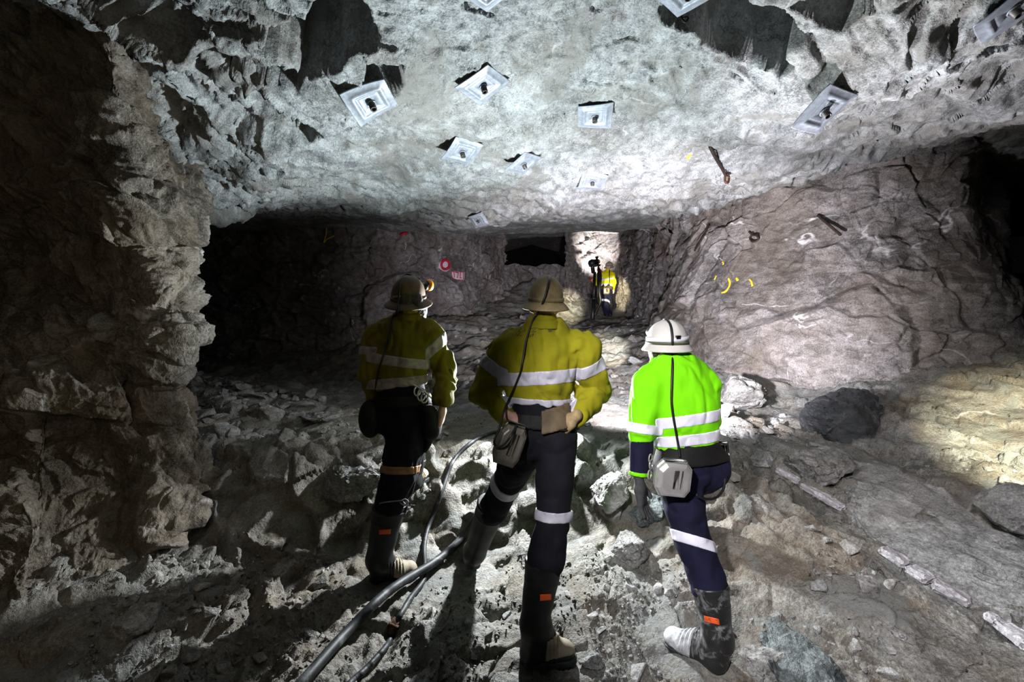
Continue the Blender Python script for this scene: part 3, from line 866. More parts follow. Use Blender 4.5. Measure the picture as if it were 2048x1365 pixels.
def boot(parent, top, ankle, heel, toe, gz, r_top, r_ank, mats, patch=None, h=.005, seed=0, wid=.048, bent=0.0):
    """rubber boot: shaft, foot with bellows, sole and a coloured patch. heel, toe: ground points"""
    mr, mt = mats
    heel = np.asarray(heel, float); toe = np.asarray(toe, float)
    d = toe - heel; L = np.linalg.norm(d); d /= L
    sd = np.cross(d, [0, 0, 1]); sd /= np.linalg.norm(sd); up = np.cross(sd, d)
    top = np.asarray(top, float); ankle = np.asarray(ankle, float)
    sh = [('c', top, ankle, r_top, r_ank), ('c', ankle, heel + d * .05 + up * .055, r_ank, .052)]
    ft = [('c', heel + d * .045 + up * .05, heel + d * L * .55 + up * .055, .046, wid), ('c', ankle + d * .03 - up * .02, heel + d * L * .62 + up * .06, r_ank * .85, .048),
          ('c', heel + d * L * .55 + up * .05, heel + d * (L - .052) + up * .05, wid, .05)]
    tn = (ankle - top) / np.linalg.norm(ankle - top)
    def shape(p):
        e = smin(sunion(p, sh, .03), sunion(p, ft, .03), .035)
        s = (p - A3(*heel)) @ A3(*d); z = (p - A3(*heel)) @ A3(*up)
        rip = .0055 * np.sin(s * (2 * np.pi / .020)) * smooth(.07, .11, s) * (1 - smooth(L - .10, L - .075, s)) * smooth(.045, .075, z) * (1 - smooth(.15, .19, z))
        e = e + rip + .003 * vnoise(p * 14, seed) + .004 * np.exp(-(((p - A3(*top)) @ A3(*tn) - .035) / .006) ** 2) * 0
        ring = (p - A3(*top)) @ A3(*tn)
        e = e - .004 * np.exp(-((ring - .012) / .010) ** 2) - .0025 * np.exp(-((ring - .085) / .006) ** 2)
        e = np.maximum(e, -ring)
        return np.maximum(e, .022 - z)
    lo, hi = bounds(sh + ft, .03)
    def toepart(p): return ((p - A3(*heel)) @ A3(*d))
    cut = L - .155
    zlim = .165
    def leather(p):
        s = toepart(p); z = (p - A3(*heel)) @ A3(*up)
        return np.maximum(cut - s, np.maximum(z - zlim, -(z - .048 - .02 * vnoise(p * 20, 3) )))
    b = sdf_obj('boot', lambda p: shape(p), lo, hi, h, mr, parent)
    sdf_obj('toe_bellows', lambda p: np.maximum(np.maximum(shape(p) - .0025, -(shape(p) + .008)), leather(p)), lo, hi, min(h, .0042) if h < .01 else h, mt, b, relax=0)
    def sole(p):
        z = (p - A3(*heel)) @ A3(*up); s = toepart(p); w = (p - A3(*heel)) @ A3(*sd)
        q = np.clip(s, .045, L - .05)
        rr = np.interp(q, [.045, L * .4, L - .07], [.047, .043, .055]).astype(np.float32)
        e = np.sqrt((s - q) ** 2 + w * w) - rr - .003
        tread = .008 * (np.sin(s * 2 * np.pi / .024) > .2) * (z < .012)
        return np.maximum(np.maximum(e, z - .034), -z + tread)
    sdf_obj('sole', sole, heel - .09 * np.ones(3), toe + .09 * np.ones(3) if True else hi, h, M_SOLE, b) if False else None
    lo2 = np.minimum(heel, toe) - .08; hi2 = np.maximum(heel, toe) + .08
    sdf_obj('sole', sole, lo2, hi2, h, M_SOLE, b)
    if patch:
        patch_on('orange_patch', patch, tree_of(b), M_ORANGE, b, n=7, th=.002, lift=.002)
    return b

def canister(parent, c, rt, up, w, h, d, mat, name='self_rescuer'):
    """bevelled steel case worn on the belt"""
    rt = np.asarray(rt, float) / np.linalg.norm(rt); up = np.asarray(up, float); up -= rt * rt.dot(up); up /= np.linalg.norm(up)
    bk = np.cross(rt, up); bk = -bk if bk[1] > 0 else bk      # towards the camera
    def ring(k, z, wt=1.0):
        o = []
        for sx, sy in ((-1, .62), (-.66, 1), (.66, 1), (1, .62), (1, -.55), (.72, -1), (-.72, -1), (-1, -.55)):
            x = sx * w / 2 * k * (wt if sy > 0 else 1); y = sy * h / 2 * k
            o.append(np.asarray(c) + rt * x + up * y + bk * z)
        return o
    rings = [ring(.92, -d * .5), ring(1.0, -d * .42), ring(1.0, -d * .05), ring(1.04, -d * .02), ring(1.04, d * .06), ring(.99, d * .08), ring(.94, d * .34), ring(.78, d * .48), ring(.70, d * .5)]
    v = [p for r in rings for p in r]; f = []
    for i in range(len(rings) - 1):
        for k in range(8): f.append((i * 8 + k, i * 8 + (k + 1) % 8, (i + 1) * 8 + (k + 1) % 8, (i + 1) * 8 + k))
    f += [tuple(range(8))[::-1], tuple((len(rings) - 1) * 8 + k for k in range(8))]
    o = mesh_obj(name, v, f, mat, parent, smooth_shade=False)
    m = o.modifiers.new('bevel', 'BEVEL'); m.width = .004; m.segments = 2
    # clasp band round the case and a raised rib
    v1, f1 = box_geo(np.asarray(c) + bk * (d * .49) + up * h * .05, [rt, up, bk], (w * .07, h * .27, d * .06))
    v2, f2 = box_geo(np.asarray(c) + bk * (d * .49) + up * h * .05 + rt * w * .16, [rt, up, bk], (w * .025, h * .27, d * .05))
    v3, f3 = box_geo(np.asarray(c) + bk * (d * .02) + up * h * .53, [rt, up, bk], (w * .33, h * .035, d * .2))
    mesh_obj('clasp', *merge([(v1, f1), (v2, f2), (v3, f3)]), mat, o)
    return o

def person(base, label, prims, head_c, head_R, hands, head_s=1.0, hh=.008, group=None, neck=None):
    """the body: one continuous skin surface under the clothes"""
    hs = head_sdf(head_c, head_R, head_s); hf = [hand_sdf(x) for x in hands]
    lo, hi = bounds(prims + [('e', head_c, (.14, .14, .16))] + [q for x in hands for q in x[0] + x[1]], .03)
    def fn(p):
        d = sunion(p, prims, .03)
        d = smin(d, hs(p), .02)
        for x in hf: d = smin(d, x(p), .012)
        return d
    o = sdf_obj('person', fn, lo, hi, hh, M_SKIN, None, origin=base)
    return tag(o, label, 'person', group)

def shrink(prims, k):
    return [(q[0], q[1], q[2], max(.02, q[3] - k), max(.02, q[4] - k), *q[5:]) if q[0] == 'c' else q for q in prims]

NY = (0, 1, 0)
# ------------------------------------------------------------------ miner in the middle: hands on hips, tan helmet
def build_middle():
    torso = [('c', P(1078, 820, 2.22), P(1077, 742, 2.22), .152, .172, NY, 1.4), ('c', P(1077, 742, 2.22), P(1084, 700, 2.22), .172, .162, NY, 1.4),
             ('c', P(1022, 700, 2.22), P(1156, 697, 2.22), .083, .083), ('c', P(1086, 668, 2.2), P(1030, 694, 2.22), .062, .07), ('c', P(1086, 668, 2.2), P(1146, 692, 2.22), .062, .07),
             ('c', P(1087, 668, 2.2), P(1088, 642, 2.19), .068, .060)]
    aL = [('c', P(1010, 703, 2.22), P(966, 784, 2.28), .084, .068), ('c', P(966, 784, 2.28), P(1014, 832, 2.17), .070, .052)]
    aR = [('c', P(1166, 702, 2.22), P(1192, 782, 2.28), .086, .072), ('c', P(1192, 782, 2.28), P(1152, 838, 2.17), .074, .056)]
    hemL, hemR = P(1012, 818, 2.1), P(1148, 810, 2.1)
    J = Sleeved(torso, [aL, aR], .5 * (hemL + hemR), (.03, 0, 1), fold=.011, seed=5)
    hips = [('c', P(1078, 808, 2.22), P(1080, 845, 2.22), .134, .146, NY, 1.35), ('c', P(1058, 868, 2.22), P(1108, 868, 2.22), .108, .112)]
    lR = [('c', P(1112, 880, 2.22), P(1106, 1035, 2.17), .106, .078), ('c', P(1106, 1035, 2.17), P(1092, 1120, 2.15), .080, .086), ('c', P(1092, 1120, 2.15), P(1088, 1150, 2.15), .086, .06)]
    lL = [('c', P(1052, 888, 2.22), P(1008, 978, 2.52), .102, .080), ('c', P(1008, 978, 2.52), P(985, 1022, 2.62), .080, .082), ('c', P(985, 1022, 2.62), P(978, 1040, 2.65), .08, .06)]
    def pants(p):
        d = smin(sunion(p, hips, .04), sunion(p, lR, .025), .03)
        d = smin(d, sunion(p, lL, .025), .03)
        return d + folds(p, .006, 12, (14, 14, 10))
    hc = P(1091, 612, 2.2); R = frame(4, 4)
    hatR = frame(6, 9, -3)
    # hands hold the hips: palms forward on the waist
    hL = hand_prims(P(1022, 836, 2.14), (.75, .35, -.55), (.1, .6, .8), (-.6, -.6, .2), .95, .5)
    hR = hand_prims(P(1146, 838, 2.12), (-.55, .45, -.6), (-.1, .6, .8), (.6, -.7, .2), .95, .5)
    base = np.array([.18, 2.2, .0])
    legs = [('c', P(1112, 880, 2.22), P(1106, 1035, 2.17), .07, .05), ('c', P(1106, 1035, 2.17), P(1070, 1270, 2.12), .05, .035),
            ('c', P(1052, 888, 2.22), P(1008, 978, 2.52), .07, .05), ('c', P(1008, 978, 2.52), P(952, 1118, 2.82), .05, .035)]
    bod = person(base, 'person standing with hands on hips in yellow work shirt and tan helmet', shrink(torso[:3], .05) + shrink(hips, .05) + legs + [('c', P(1087, 680, 2.2), P(1090, 635, 2.2), .05, .048)]
                 + shrink(aL, .03) + shrink(aR, .03), hc, R, [hL, hR], .9)
    lo, hi = J.bounds()
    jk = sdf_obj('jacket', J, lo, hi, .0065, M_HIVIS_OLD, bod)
    # tapes
    def band(c0, c1, n, part, rad, mat=M_TAPE):
        l2, h2 = trim(None, lo, hi, c0, c1, n, rad)
        return sdf_obj('reflective_band', slab_band(J, part, c0, c1, n), l2, h2, .0045, mat, jk)
    yd = P(1077, 760, 2.22)
    band(P(1075, 740, 2.22), P(1075, 767, 2.22), (-.06, 0, 1), J.torso, .22)
    band(P(1078, 794, 2.22), P(1078, 817, 2.22), (.05, 0, 1), J.torso, .22)
    for a, t0, t1 in ((aL, .20, .48), (aR, .22, .50)):
        s, e = np.asarray(a[0][1]), np.asarray(a[0][2]); n = (e - s)
        band(s + n * t0, s + n * t1, n, lambda p, i=(0 if a is aL else 1): J.arm(p, i), .14)
    # collar fold
    cr0 = P(1088, 648, 2.19)
    def col(p):
        q = p - A3(*cr0); z = q @ A3(.02, -.1, 1); r = np.sqrt((q[:, 0]) ** 2 + (q[:, 1] * 1.05) ** 2)
        return np.maximum(np.abs(r - (.073 - .25 * z)) - .006, np.abs(z) - .020)
    sdf_obj('collar', col, cr0 - .13, cr0 + .13, .0045, M_HIVIS_OLD, jk)
    # faded handwriting and a stain on the back
    T = tree_of(jk)
    ink = [[(1043, 657), (1038, 660), (1038, 664), (1043, 664)], [(1062, 658), (1072, 657), (1064, 664), (1072, 664)], [(1048, 656), (1050, 661), (1046, 663)],
           [(1033, 667), (1035, 672), (1038, 667)], [(1040, 667), (1040, 672), (1044, 671)], [(1057, 669), (1057, 674), (1062, 672), (1057, 669)], [(1064, 674), (1067, 668), (1063, 670)]]
    for s in ink: mesh_obj('handwriting', *tube_geo(cr(drape(s, T, .0025), 14), .0014, 5), M_INK, jk)
    st = drape([(1100 + 4 * math.cos(a), 660 + 5 * math.sin(a)) for a in np.linspace(0, 6.28, 14)[:-1]], T, .0025)
    mesh_obj('stain', st, [tuple(range(13))], M_INK, jk)
    lo, hi = bounds(hips + lR + lL, .04)
    pt = sdf_obj('trousers', pants, lo, hi, .0075, M_BLACK, bod)
    def kb(a, t0, t1, tilt, leg):
        s, e = np.asarray(a[1]), np.asarray(a[2]); n = (e - s) / np.linalg.norm(e - s) + np.array(tilt)
        c0, c1 = s + (e - s) * t0, s + (e - s) * t1
        l2, h2 = trim(None, lo, hi, c0, c1, n, .15)
        sdf_obj('reflective_band', slab_band(pants, lambda p: sunion(p, leg, .02), c0, c1, n), l2, h2, .0045, M_TAPE, pt)
    kb(lR[0], .90, 1.03, (.0, 0, 0), lR); kb(lL[0], .80, .98, (-.25, 0, -.1), lL)
    # belt with a wide back pad
    bt = lambda p: smin(sunion(p, hips, .04), 9 + 0 * p[:, 0], .01)
    def belt(p):
        d = sunion(p, hips, .04) + folds(p, .004, 12)
        return np.maximum(np.maximum(d - .017, -(d - .002)), np.abs((p - A3(*P(1080, 838, 2.22))) @ A3(.06, 0, 1)) - .034)
    b = sdf_obj('belt', belt, *bounds(hips, .05), .006, M_LEATHER, bod)
    def pad(p):
        d = sunion(p, hips, .04) + folds(p, .004, 12)
        u = (p - A3(*P(1120, 842, 2.05)))
        return np.maximum(np.maximum(d - .026, -(d - .010)), np.maximum(np.abs(u[:, 0]) - .082, np.maximum(np.abs(u[:, 2] - u[:, 0] * .22) - .055, u[:, 1] - .12)))
    sdf_obj('back_pad', pad, *bounds(hips, .06), .006, M_LEATHER_T, b)
    # boots
    gz = .0
    boot(bod, P(1088, 1122, 2.15), P(1069, 1250, 2.13), (.045, 2.17, .005), (.305, 2.20, .005), 0, .086, .066, (M_RUBBER, M_TOE), [(1080, 1190), (1103, 1189), (1103, 1201), (1080, 1203)])
    boot(bod, P(985, 1008, 2.62), P(950, 1105, 2.80), P(946, 1142, 2.86) , P(946, 1142, 2.86) + np.array([-.03, .27, .0]), 0, .086, .066, (M_RUBBER, M_TOE), None)
    # helmet
    hat_c = P(1092, 603, 2.2)
    hat = lathe_hat('helmet', hat_c, hatR, dome(.083, .122, .112, .030), M_HAT_TAN, bod, 1.2, ribs=.006)
    hat_band('helmet_band', hat_c, hatR, .0845, .002, .020, M_HAT_TAN, hat, 1.2)
    lc = L2W(hat_c, hatR, 0, .105, .055); fw = hatR[1]
    mesh_obj('cap_lamp', *merge([cylinder_geo(lc, lc + fw * .035, .026, .03), cylinder_geo(lc + fw * .035, lc + fw * .042, .031, .031)]), M_LAMP_B, hat)
    T = tree_of(hat, jk, pt, bod)
    # cable from the lamp over the helmet and down the back, looped on the steel case
    up = [L2W(hat_c, hatR, .004, .09, .085), L2W(hat_c, hatR, .006, .04, .122)]
    dn = drape([(1098, 560), (1094, 580), (1086, 605), (1074, 630), (1066, 640), (1052, 685), (1045, 725), (1041, 745), (1028, 778), (1014, 808)], T, .007, 2.0)
    rs = canister(bod, P(1019, 890, 2.075), (.93, .1, -.33), (-.22, 0, .97), .125, .185, .09, M_STEEL_D)
    lp = [P(1006, 830, 2.04), P(1000, 855, 2.02), P(990, 878, 2.0), P(989, 889, 2.0), P(997, 894, 2.0), P(1010, 888, 1.995), P(1024, 868, 2.0), P(1034, 850, 2.06)]
    tube('lamp_cable', up + dn + lp, .0052, M_CABLE, bod, 8, 150)
    mesh_obj('glove', *hand_mesh(hR), M_GLOVE_T, bod)
    return bod
def hand_mesh(h, grow=.003):
    lo, hi = bounds(h[0] + h[1], .02)
    return surface_nets(hand_sdf(h, grow), lo, hi, .0035)
M2 = build_middle()
# ------------------------------------------------------------------ miner on the left: brown helmet with an orange lamp, looking right
def build_left():
    Yb = 2.75
    torso = [('c', P(798, 775, Yb), P(800, 715, Yb), .165, .172, NY, 1.35), ('c', P(800, 715, Yb), P(806, 678, Yb), .172, .160, NY, 1.35),
             ('c', P(760, 674, Yb), P(852, 668, Yb + .03), .085, .088), ('c', P(812, 645, Yb), P(768, 668, Yb), .06, .075), ('c', P(812, 645, Yb), P(848, 664, Yb), .06, .075),
             ('c', P(813, 648, Yb), P(815, 627, Yb - .02), .072, .062)]
    aR = [('c', P(858, 676, Yb + .03), P(890, 738, Yb + .05), .088, .076), ('c', P(890, 738, Yb + .05), P(887, 800, Yb - .06), .078, .066)]
    aL = [('c', P(750, 682, Yb), P(738, 748, Yb - .04), .078, .068), ('c', P(738, 748, Yb - .04), P(750, 800, Yb + .10), .066, .05)]
    J = Sleeved(torso, [aL, aR], P(800, 774, Yb), (-.08, 0, 1), fold=.011, seed=25, cuffs=(None, (P(888, 812, Yb - .08), (0, 0, -1))))
    hips = [('c', P(800, 768, Yb), P(805, 805, Yb), .145, .155, NY, 1.3), ('c', P(788, 838, Yb), P(832, 838, Yb), .125, .125)]
    lR = [('c', P(818, 850, Yb), P(800, 945, Yb - .04), .132, .108), ('c', P(800, 945, Yb - .04), P(782, 1010, Yb - .04), .108, .094), ('c', P(782, 1010, Yb - .04), P(776, 1040, Yb - .04), .094, .07)]
    lL = [('c', P(805, 850, Yb + .04), P(830, 880, 3.10), .115, .095), ('c', P(830, 880, 3.1), P(826, 930, 3.2), .09, .08)]
    def pants(p):
        d = smin(sunion(p, hips, .04), sunion(p, lR, .025), .03)
        return smin(d, sunion(p, lL, .025), .03) + folds(p, .009, 32, (12, 12, 10))
    hc = P(820, 605, Yb - .01); R = frame(34, 2, 4)
    hR = hand_prims(P(885, 818, Yb - .08), (-.15, .25, -1), (.1, .9, .2), (1, -.1, 0), 1.0, .7)
    hL = hand_prims(P(752, 806, Yb + .12), (.3, .3, -.8), (0, .8, .3), (-1, 0, -.2), 1.0, .6)
    base = np.array([-.66, 2.75, .07])
    legs = [('c', P(818, 850, Yb), P(800, 945, Yb - .04), .08, .06), ('c', P(800, 945, Yb - .04), P(760, 1130, Yb - .02), .06, .04),
            ('c', P(805, 850, Yb + .04), P(830, 880, 3.10), .08, .06), ('c', P(830, 880, 3.1), P(830, 950, 3.22), .06, .04)]
    bod = person(base, 'person in grimy olive work shirt and brown helmet with orange lamp, looking right', shrink(torso[:3], .05) + shrink(hips, .05) + legs
                 + [('c', P(814, 655, Yb), P(820, 625, Yb), .055, .052)] + shrink(aL, .03) + shrink(aR, .03), hc, R, [hL, hR], 1.0)
    # hair and a short grey beard
    hs = head_sdf(hc, R)
    lo, hi = hc - .17, hc + .17
    sdf_obj('hair', lambda p: np.maximum(hs(p) - .006 - .002 * vnoise(p * 120, 3), np.maximum((p - A3(*hc)) @ A3(*R[1]) - .02, -((p - A3(*hc)) @ A3(*R[2]) + .06))), lo, hi, .005, M_HAIR, bod)
    def beard(p):
        q = (p - A3(*hc)) @ A3(*R).T
        return np.maximum(hs(p) - .009 - .003 * vnoise(p * 140, 4), np.maximum(q[:, 2] + .035 - .25 * np.abs(q[:, 1] - .06), .012 - q[:, 1]))
    sdf_obj('beard', beard, lo, hi, .004, M_BEARD, bod)
    lo, hi = J.bounds()
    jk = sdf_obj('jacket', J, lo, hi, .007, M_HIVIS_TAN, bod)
    def band(c0, c1, n, part, rad, mat=M_TAPE_TAN):
        l2, h2 = trim(None, lo, hi, c0, c1, n, rad)
        return sdf_obj('reflective_band', slab_band(J, part, c0, c1, n), l2, h2, .005, mat, jk)
    band(P(790, 710, Yb), P(790, 730, Yb), (.14, 0, 1), J.torso, .22)
    band(P(800, 753, Yb), P(800, 774, Yb), (-.08, 0, 1), J.torso, .22)
    for i, (a, t0, t1) in enumerate(((aL, .25, .5), (aR, .16, .46))):
        s, e = np.asarray(a[0][1]), np.asarray(a[0][2]); n = e - s
        band(s + n * t0, s + n * t1, n + (np.array([0, 0, .08]) if i else 0), lambda p, i=i: J.arm(p, i), .14)
    c0 = P(813, 634, Yb - .01)
    def col(p):
        q = p - A3(*c0); z = q @ A3(.05, -.1, 1); r = np.sqrt(q[:, 0] ** 2 + q[:, 1] ** 2)
        return np.maximum(np.abs(r - (.075 - .25 * z)) - .006, np.abs(z) - .022)
    sdf_obj('collar', col, c0 - .13, c0 + .13, .005, M_HIVIS_TAN, jk)
    lo, hi = bounds(hips + lR + lL, .04)
    pt = sdf_obj('trousers', pants, lo, hi, .0085, M_BLACK, bod)
    s, e = np.asarray(lR[0][1]), np.asarray(lR[0][2]); n = (e - s) / np.linalg.norm(e - s) + np.array([.12, 0, 0])
    c0, c1 = s + (e - s) * .84, s + (e - s) * 1.0
    l2, h2 = trim(None, lo, hi, c0, c1, n, .17)
    sdf_obj('reflective_band', slab_band(pants, lambda p: sunion(p, lR, .02), c0, c1, n), l2, h2, .005, M_TAPE_ORANGE, pt)
    def belt(p):
        d = sunion(p, hips, .04)
        return np.maximum(np.maximum(d - .02, -(d - .001)), np.abs((p - A3(*P(803, 800, Yb))) @ A3(-.05, 0, 1)) - .03)
    b = sdf_obj('belt', belt, *bounds(hips, .05), .0065, M_LEATHER, bod)
    sdf_obj('battery_pouch', lambda p: sunion(p, [('e', P(741, 838, Yb - .06), (.07, .06, .115))]), P(741, 838, Yb - .06) - .16, P(741, 838, Yb - .06) + .16, .007, M_LEATHER, b)
    sdf_obj('tool_pouch', lambda p: sunion(p, [('c', P(858, 828, Yb - .1), P(862, 862, Yb - .06), .05, .055), ('c', P(872, 850, Yb - .04), P(850, 900, Yb - .02), .035, .02)], .03), P(860, 860, Yb - .06) - .2, P(860, 860, Yb - .06) + .2, .007, M_LEATHER, b)
    # rope clips at the right hip
    cl = []
    for (x, y, r) in ((835, 782, 9), (843, 790, 11), (849, 796, 9)):
        c = P(x, y, Yb - .12); a = np.linspace(0, 2 * np.pi, 19)
        cl.append(tube_geo(np.stack([c[0] + r / FPX * Yb * np.cos(a) * .7, c[1] + .02 * np.sin(a), c[2] + r / FPX * Yb * np.sin(a)], 1), .0045, 7))
    cl.append(tube_geo(cr([P(826, 770, Yb - .14), P(838, 776, Yb - .14), P(852, 786, Yb - .13), P(863, 797, Yb - .11)], 20), .005, 7))
    clo = mesh_obj('rope_clip', cl[0][0], cl[0][1], M_STEEL, b)
    for q in cl[1:]: mesh_obj('rope_clip', q[0], q[1], M_STEEL, b)
    br = boot(bod, P(779, 1015, Yb - .04), P(757, 1120, Yb - .03), P(742, 1172, 2.78), P(742, 1172, 2.78) + np.array([.265, .10, .01]), 0, .096, .070, (M_RUBBER, M_TOE), [(758, 1060), (782, 1059), (781, 1069), (758, 1070)], seed=4)
    fz = P(835, 985, 3.22)
    boot(bod, P(826, 918, 3.2), P(822, 960, 3.2), np.array([fz[0] - .07, 3.20, .49]), np.array([fz[0] + .01, 3.45, .50]), 0, .088, .066, (M_RUBBER, M_TOE), None, seed=6)
    hat_c = P(817, 598, Yb); hR_ = frame(40, 13, -15)
    hat = lathe_hat('helmet', hat_c, hR_, dome(.090, .138, .124, .030), M_HAT_BROWN, bod, 1.22, ribs=.006)
    hat_band('helmet_band', hat_c, hR_, .0915, .004, .018, M_HAT_BROWN, hat, 1.22)
    T = tree_of(hat)
    patch_on('reflective_strip', [(785, 592), (801, 591), (801, 595), (785, 596)], T, M_TAPE_TAN, hat, n=5)
    lc = L2W(hat_c, hR_, 0, .105, .062); fw = hR_[1]
    mesh_obj('lamp_bracket', *box_geo(lc - fw * .004, [hR_[0], fw, hR_[2]], (.022, .012, .026)), M_TAPE_NEW, hat)
    lamp = mesh_obj('cap_lamp', *cylinder_geo(lc, lc + fw * .042, .027, .031, 28), M_LAMP_B, hat)
    mesh_obj('lamp_rim', *cylinder_geo(lc + fw * .036, lc + fw * .066, .034, .036, 28), M_LAMP_O, hat)
    q = L2W(hat_c, hR_, .106, .0, -.012)
    mesh_obj('strap_buckle', *tube_geo(np.array(drape([(814, 601), (821, 598), (823, 604), (817, 607), (814, 601)], T, .004)), .0018, 6), M_STEEL, hat)
    T = tree_of(hat, jk, pt, bod, b)
    cab = [L2W(hat_c, hR_, 0, .09, .11), L2W(hat_c, hR_, -.03, .0, .145)] + drape([(800, 575), (797, 600), (795, 622), (788, 632), (783, 640), (779, 665), (772, 695), (764, 720), (757, 742), (752, 770), (750, 800)], T, .008, Yb - .2)
    tube('lamp_cable', cab, .0055, M_CABLE, bod, 8, 120)
    T = tree_of(pt, br)
    mesh_obj('boot_tie', *merge([tube_geo(cr(drape([(748, 1012), (765, 1006), (790, 1003), (806, 1001)], T, .006, 2.6), 20), .004, 6),
                                 tube_geo(cr([*drape([(800, 1003), (810, 999), (817, 1005), (808, 1011), (800, 1006)], T, .012, 2.62)], 20), .0032, 6),
                                 tube_geo(cr(drape([(806, 1004), (812, 1012), (806, 1017)], T, .012, 2.62), 10), .003, 6)]), M_TAPE_TAN, bod)
    return bod
M1 = build_left()
# ------------------------------------------------------------------ miner on the right: lime shirt, white helmet, one foot up on the slab
def build_right():
    Yb = 2.36
    torso = [('c', P(1372, 890, Yb + .02), P(1363, 815, Yb), .168, .182, NY, 1.35), ('c', P(1363, 815, Yb), P(1352, 762, Yb), .182, .166, NY, 1.35),
             ('c', P(1306, 770, Yb), P(1398, 764, Yb + .03), .088, .092), ('c', P(1338, 740, Yb), P(1312, 760, Yb), .058, .075), ('c', P(1340, 740, Yb), P(1386, 758, Yb), .058, .075),
             ('c', P(1337, 742, Yb), P(1334, 722, Yb + .01), .070, .060)]
    aL = [('c', P(1296, 778, Yb - .02), P(1284, 862, Yb - .06), .086, .066), ('c', P(1284, 862, Yb - .06), P(1278, 952, Yb - .09), .066, .046)]
    aR = [('c', P(1404, 775, Yb + .04), P(1414, 838, Yb + .16), .088, .072), ('c', P(1414, 838, Yb + .16), P(1385, 880, Yb + .34), .07, .05)]
    J = Sleeved(torso, [aL, aR], P(1372, 893, Yb), (-.12, 0, 1), fold=.007, seed=45, cuffs=((P(1280, 884, Yb - .07), (.05, 0, -1)),))
    hips = [('c', P(1374, 880, Yb), P(1378, 920, Yb), .136, .150, NY, 1.3), ('c', P(1358, 938, Yb), P(1408, 930, Yb + .03), .110, .116)]
    lL = [('c', P(1352, 945, Yb), P(1386, 1085, 2.25), .112, .088), ('c', P(1386, 1085, 2.25), P(1418, 1170, 2.18), .088, .082), ('c', P(1418, 1170, 2.18), P(1424, 1200, 2.17), .082, .06)]
    lR = [('c', P(1412, 936, Yb + .04), P(1384, 962, 2.80), .122, .095), ('c', P(1384, 962, 2.80), P(1368, 1035, 2.92), .088, .07)]
    def pants(p):
        d = smin(sunion(p, hips, .04), sunion(p, lL, .025), .03)
        return smin(d, sunion(p, lR, .025), .04) + folds(p, .0065, 52, (14, 14, 10))
    hc = P(1330, 693, Yb + .02); R = frame(-24, 4, 0)
    hL = hand_prims(P(1279, 968, Yb - .1), (.14, .02, -1), (.55, .8, .1), (-.9, .5, 0), 1.02, .22, .16)
    hR = hand_prims(P(1382, 886, Yb + .38), (-.4, .6, -.5), (-.2, .5, .8), (.8, .3, .2), .95, .6)
    base = np.array([.95, 2.2, 0.0])
    legs = [('c', P(1352, 945, Yb), P(1386, 1085, 2.25), .075, .055), ('c', P(1386, 1085, 2.25), P(1436, 1285, 2.12), .055, .035),
            ('c', P(1412, 936, Yb + .04), P(1384, 962, 2.80), .08, .06), ('c', P(1384, 962, 2.80), P(1366, 1055, 2.94), .055, .035)]
    bod = person(base, 'person in bright lime shirt and white helmet stepping up onto the slab', shrink(torso[:3], .05) + shrink(hips, .05) + legs
                 + [('c', P(1335, 748, Yb), P(1332, 715, Yb), .055, .052)] + shrink(aL, .025) + shrink(aR, .03), hc, R, [hL, hR], .95)
    hs = head_sdf(hc, R, .95)
    sdf_obj('hair', lambda p: np.maximum(hs(p) - .007 - .002 * vnoise(p * 120, 3), np.maximum((p - A3(*hc)) @ A3(*R[1]) - .0, -((p - A3(*hc)) @ A3(*R[2]) + .055))), hc - .17, hc + .17, .005, M_HAIR, bod)
    lo, hi = J.bounds()
    jk = sdf_obj('jacket', J, lo, hi, .0065, M_LIME, bod)
    def band(c0, c1, n, part, rad, mat=M_TAPE_NEW):
        l2, h2 = trim(None, lo, hi, c0, c1, n, rad)
        return sdf_obj('reflective_band', slab_band(J, part, c0, c1, n, .0045), l2, h2, .0045, mat, jk)
    band(P(1362, 831, Yb - .1), P(1362, 855, Yb - .1), (-.15, .12, 1), J.torso, .24)
    band(P(1370, 870, Yb - .1), P(1370, 894, Yb - .1), (-.12, .10, 1), J.torso, .24)
    band(P(1284, 848, Yb - .1), P(1284, 868, Yb - .1), (.14, .1, 1), lambda p: J.arm(p, 0), .13)
    # navy forearm with lime cuff trim
    fa = lambda p: sunion(p, aL, .02) + folds(p, .005, 46)
    w = np.asarray(aL[1][2]); e = np.asarray(aL[1][1]); ax = (w - e) / np.linalg.norm(w - e)
    lo2, hi2 = bounds([aL[1]], .03)
    sdf_obj('cuff', lambda p: np.maximum(fa(p) + .002, np.maximum((p - A3(*P(1280, 880, Yb - .07))) @ A3(-.05, 0, 1), (p - A3(*w)) @ A3(*ax) - .006)), lo2, hi2, .005, M_NAVY, jk)
    sdf_obj('cuff_trim', lambda p: np.maximum(np.maximum(fa(p) - .003, -(fa(p) + .01)), np.abs((p - A3(*w)) @ A3(*ax) + .008) - .010), lo2, hi2, .0042, M_LIME, jk)
    c0 = P(1336, 724, Yb + .01)
    def col(p, r0=.075, h=.020):
        q = p - A3(*c0); z = q @ A3(.05, -.1, 1); r = np.sqrt(q[:, 0] ** 2 + q[:, 1] ** 2)
        return np.maximum(np.abs(r - (r0 - .25 * z)) - .006, np.abs(z) - h)
    sdf_obj('collar', col, c0 - .13, c0 + .13, .0045, M_NAVY, jk)
    sdf_obj('collar_trim', lambda p: np.maximum(col(p, .0765, .004), -1), c0 - .13, c0 + .13, .004, M_LIME, jk)
    lo, hi = bounds(hips + lR + lL, .04)
    pt = sdf_obj('trousers', pants, lo, hi, .0075, M_NAVY, bod)
    s, e = np.asarray(lL[0][1]), np.asarray(lL[0][2])
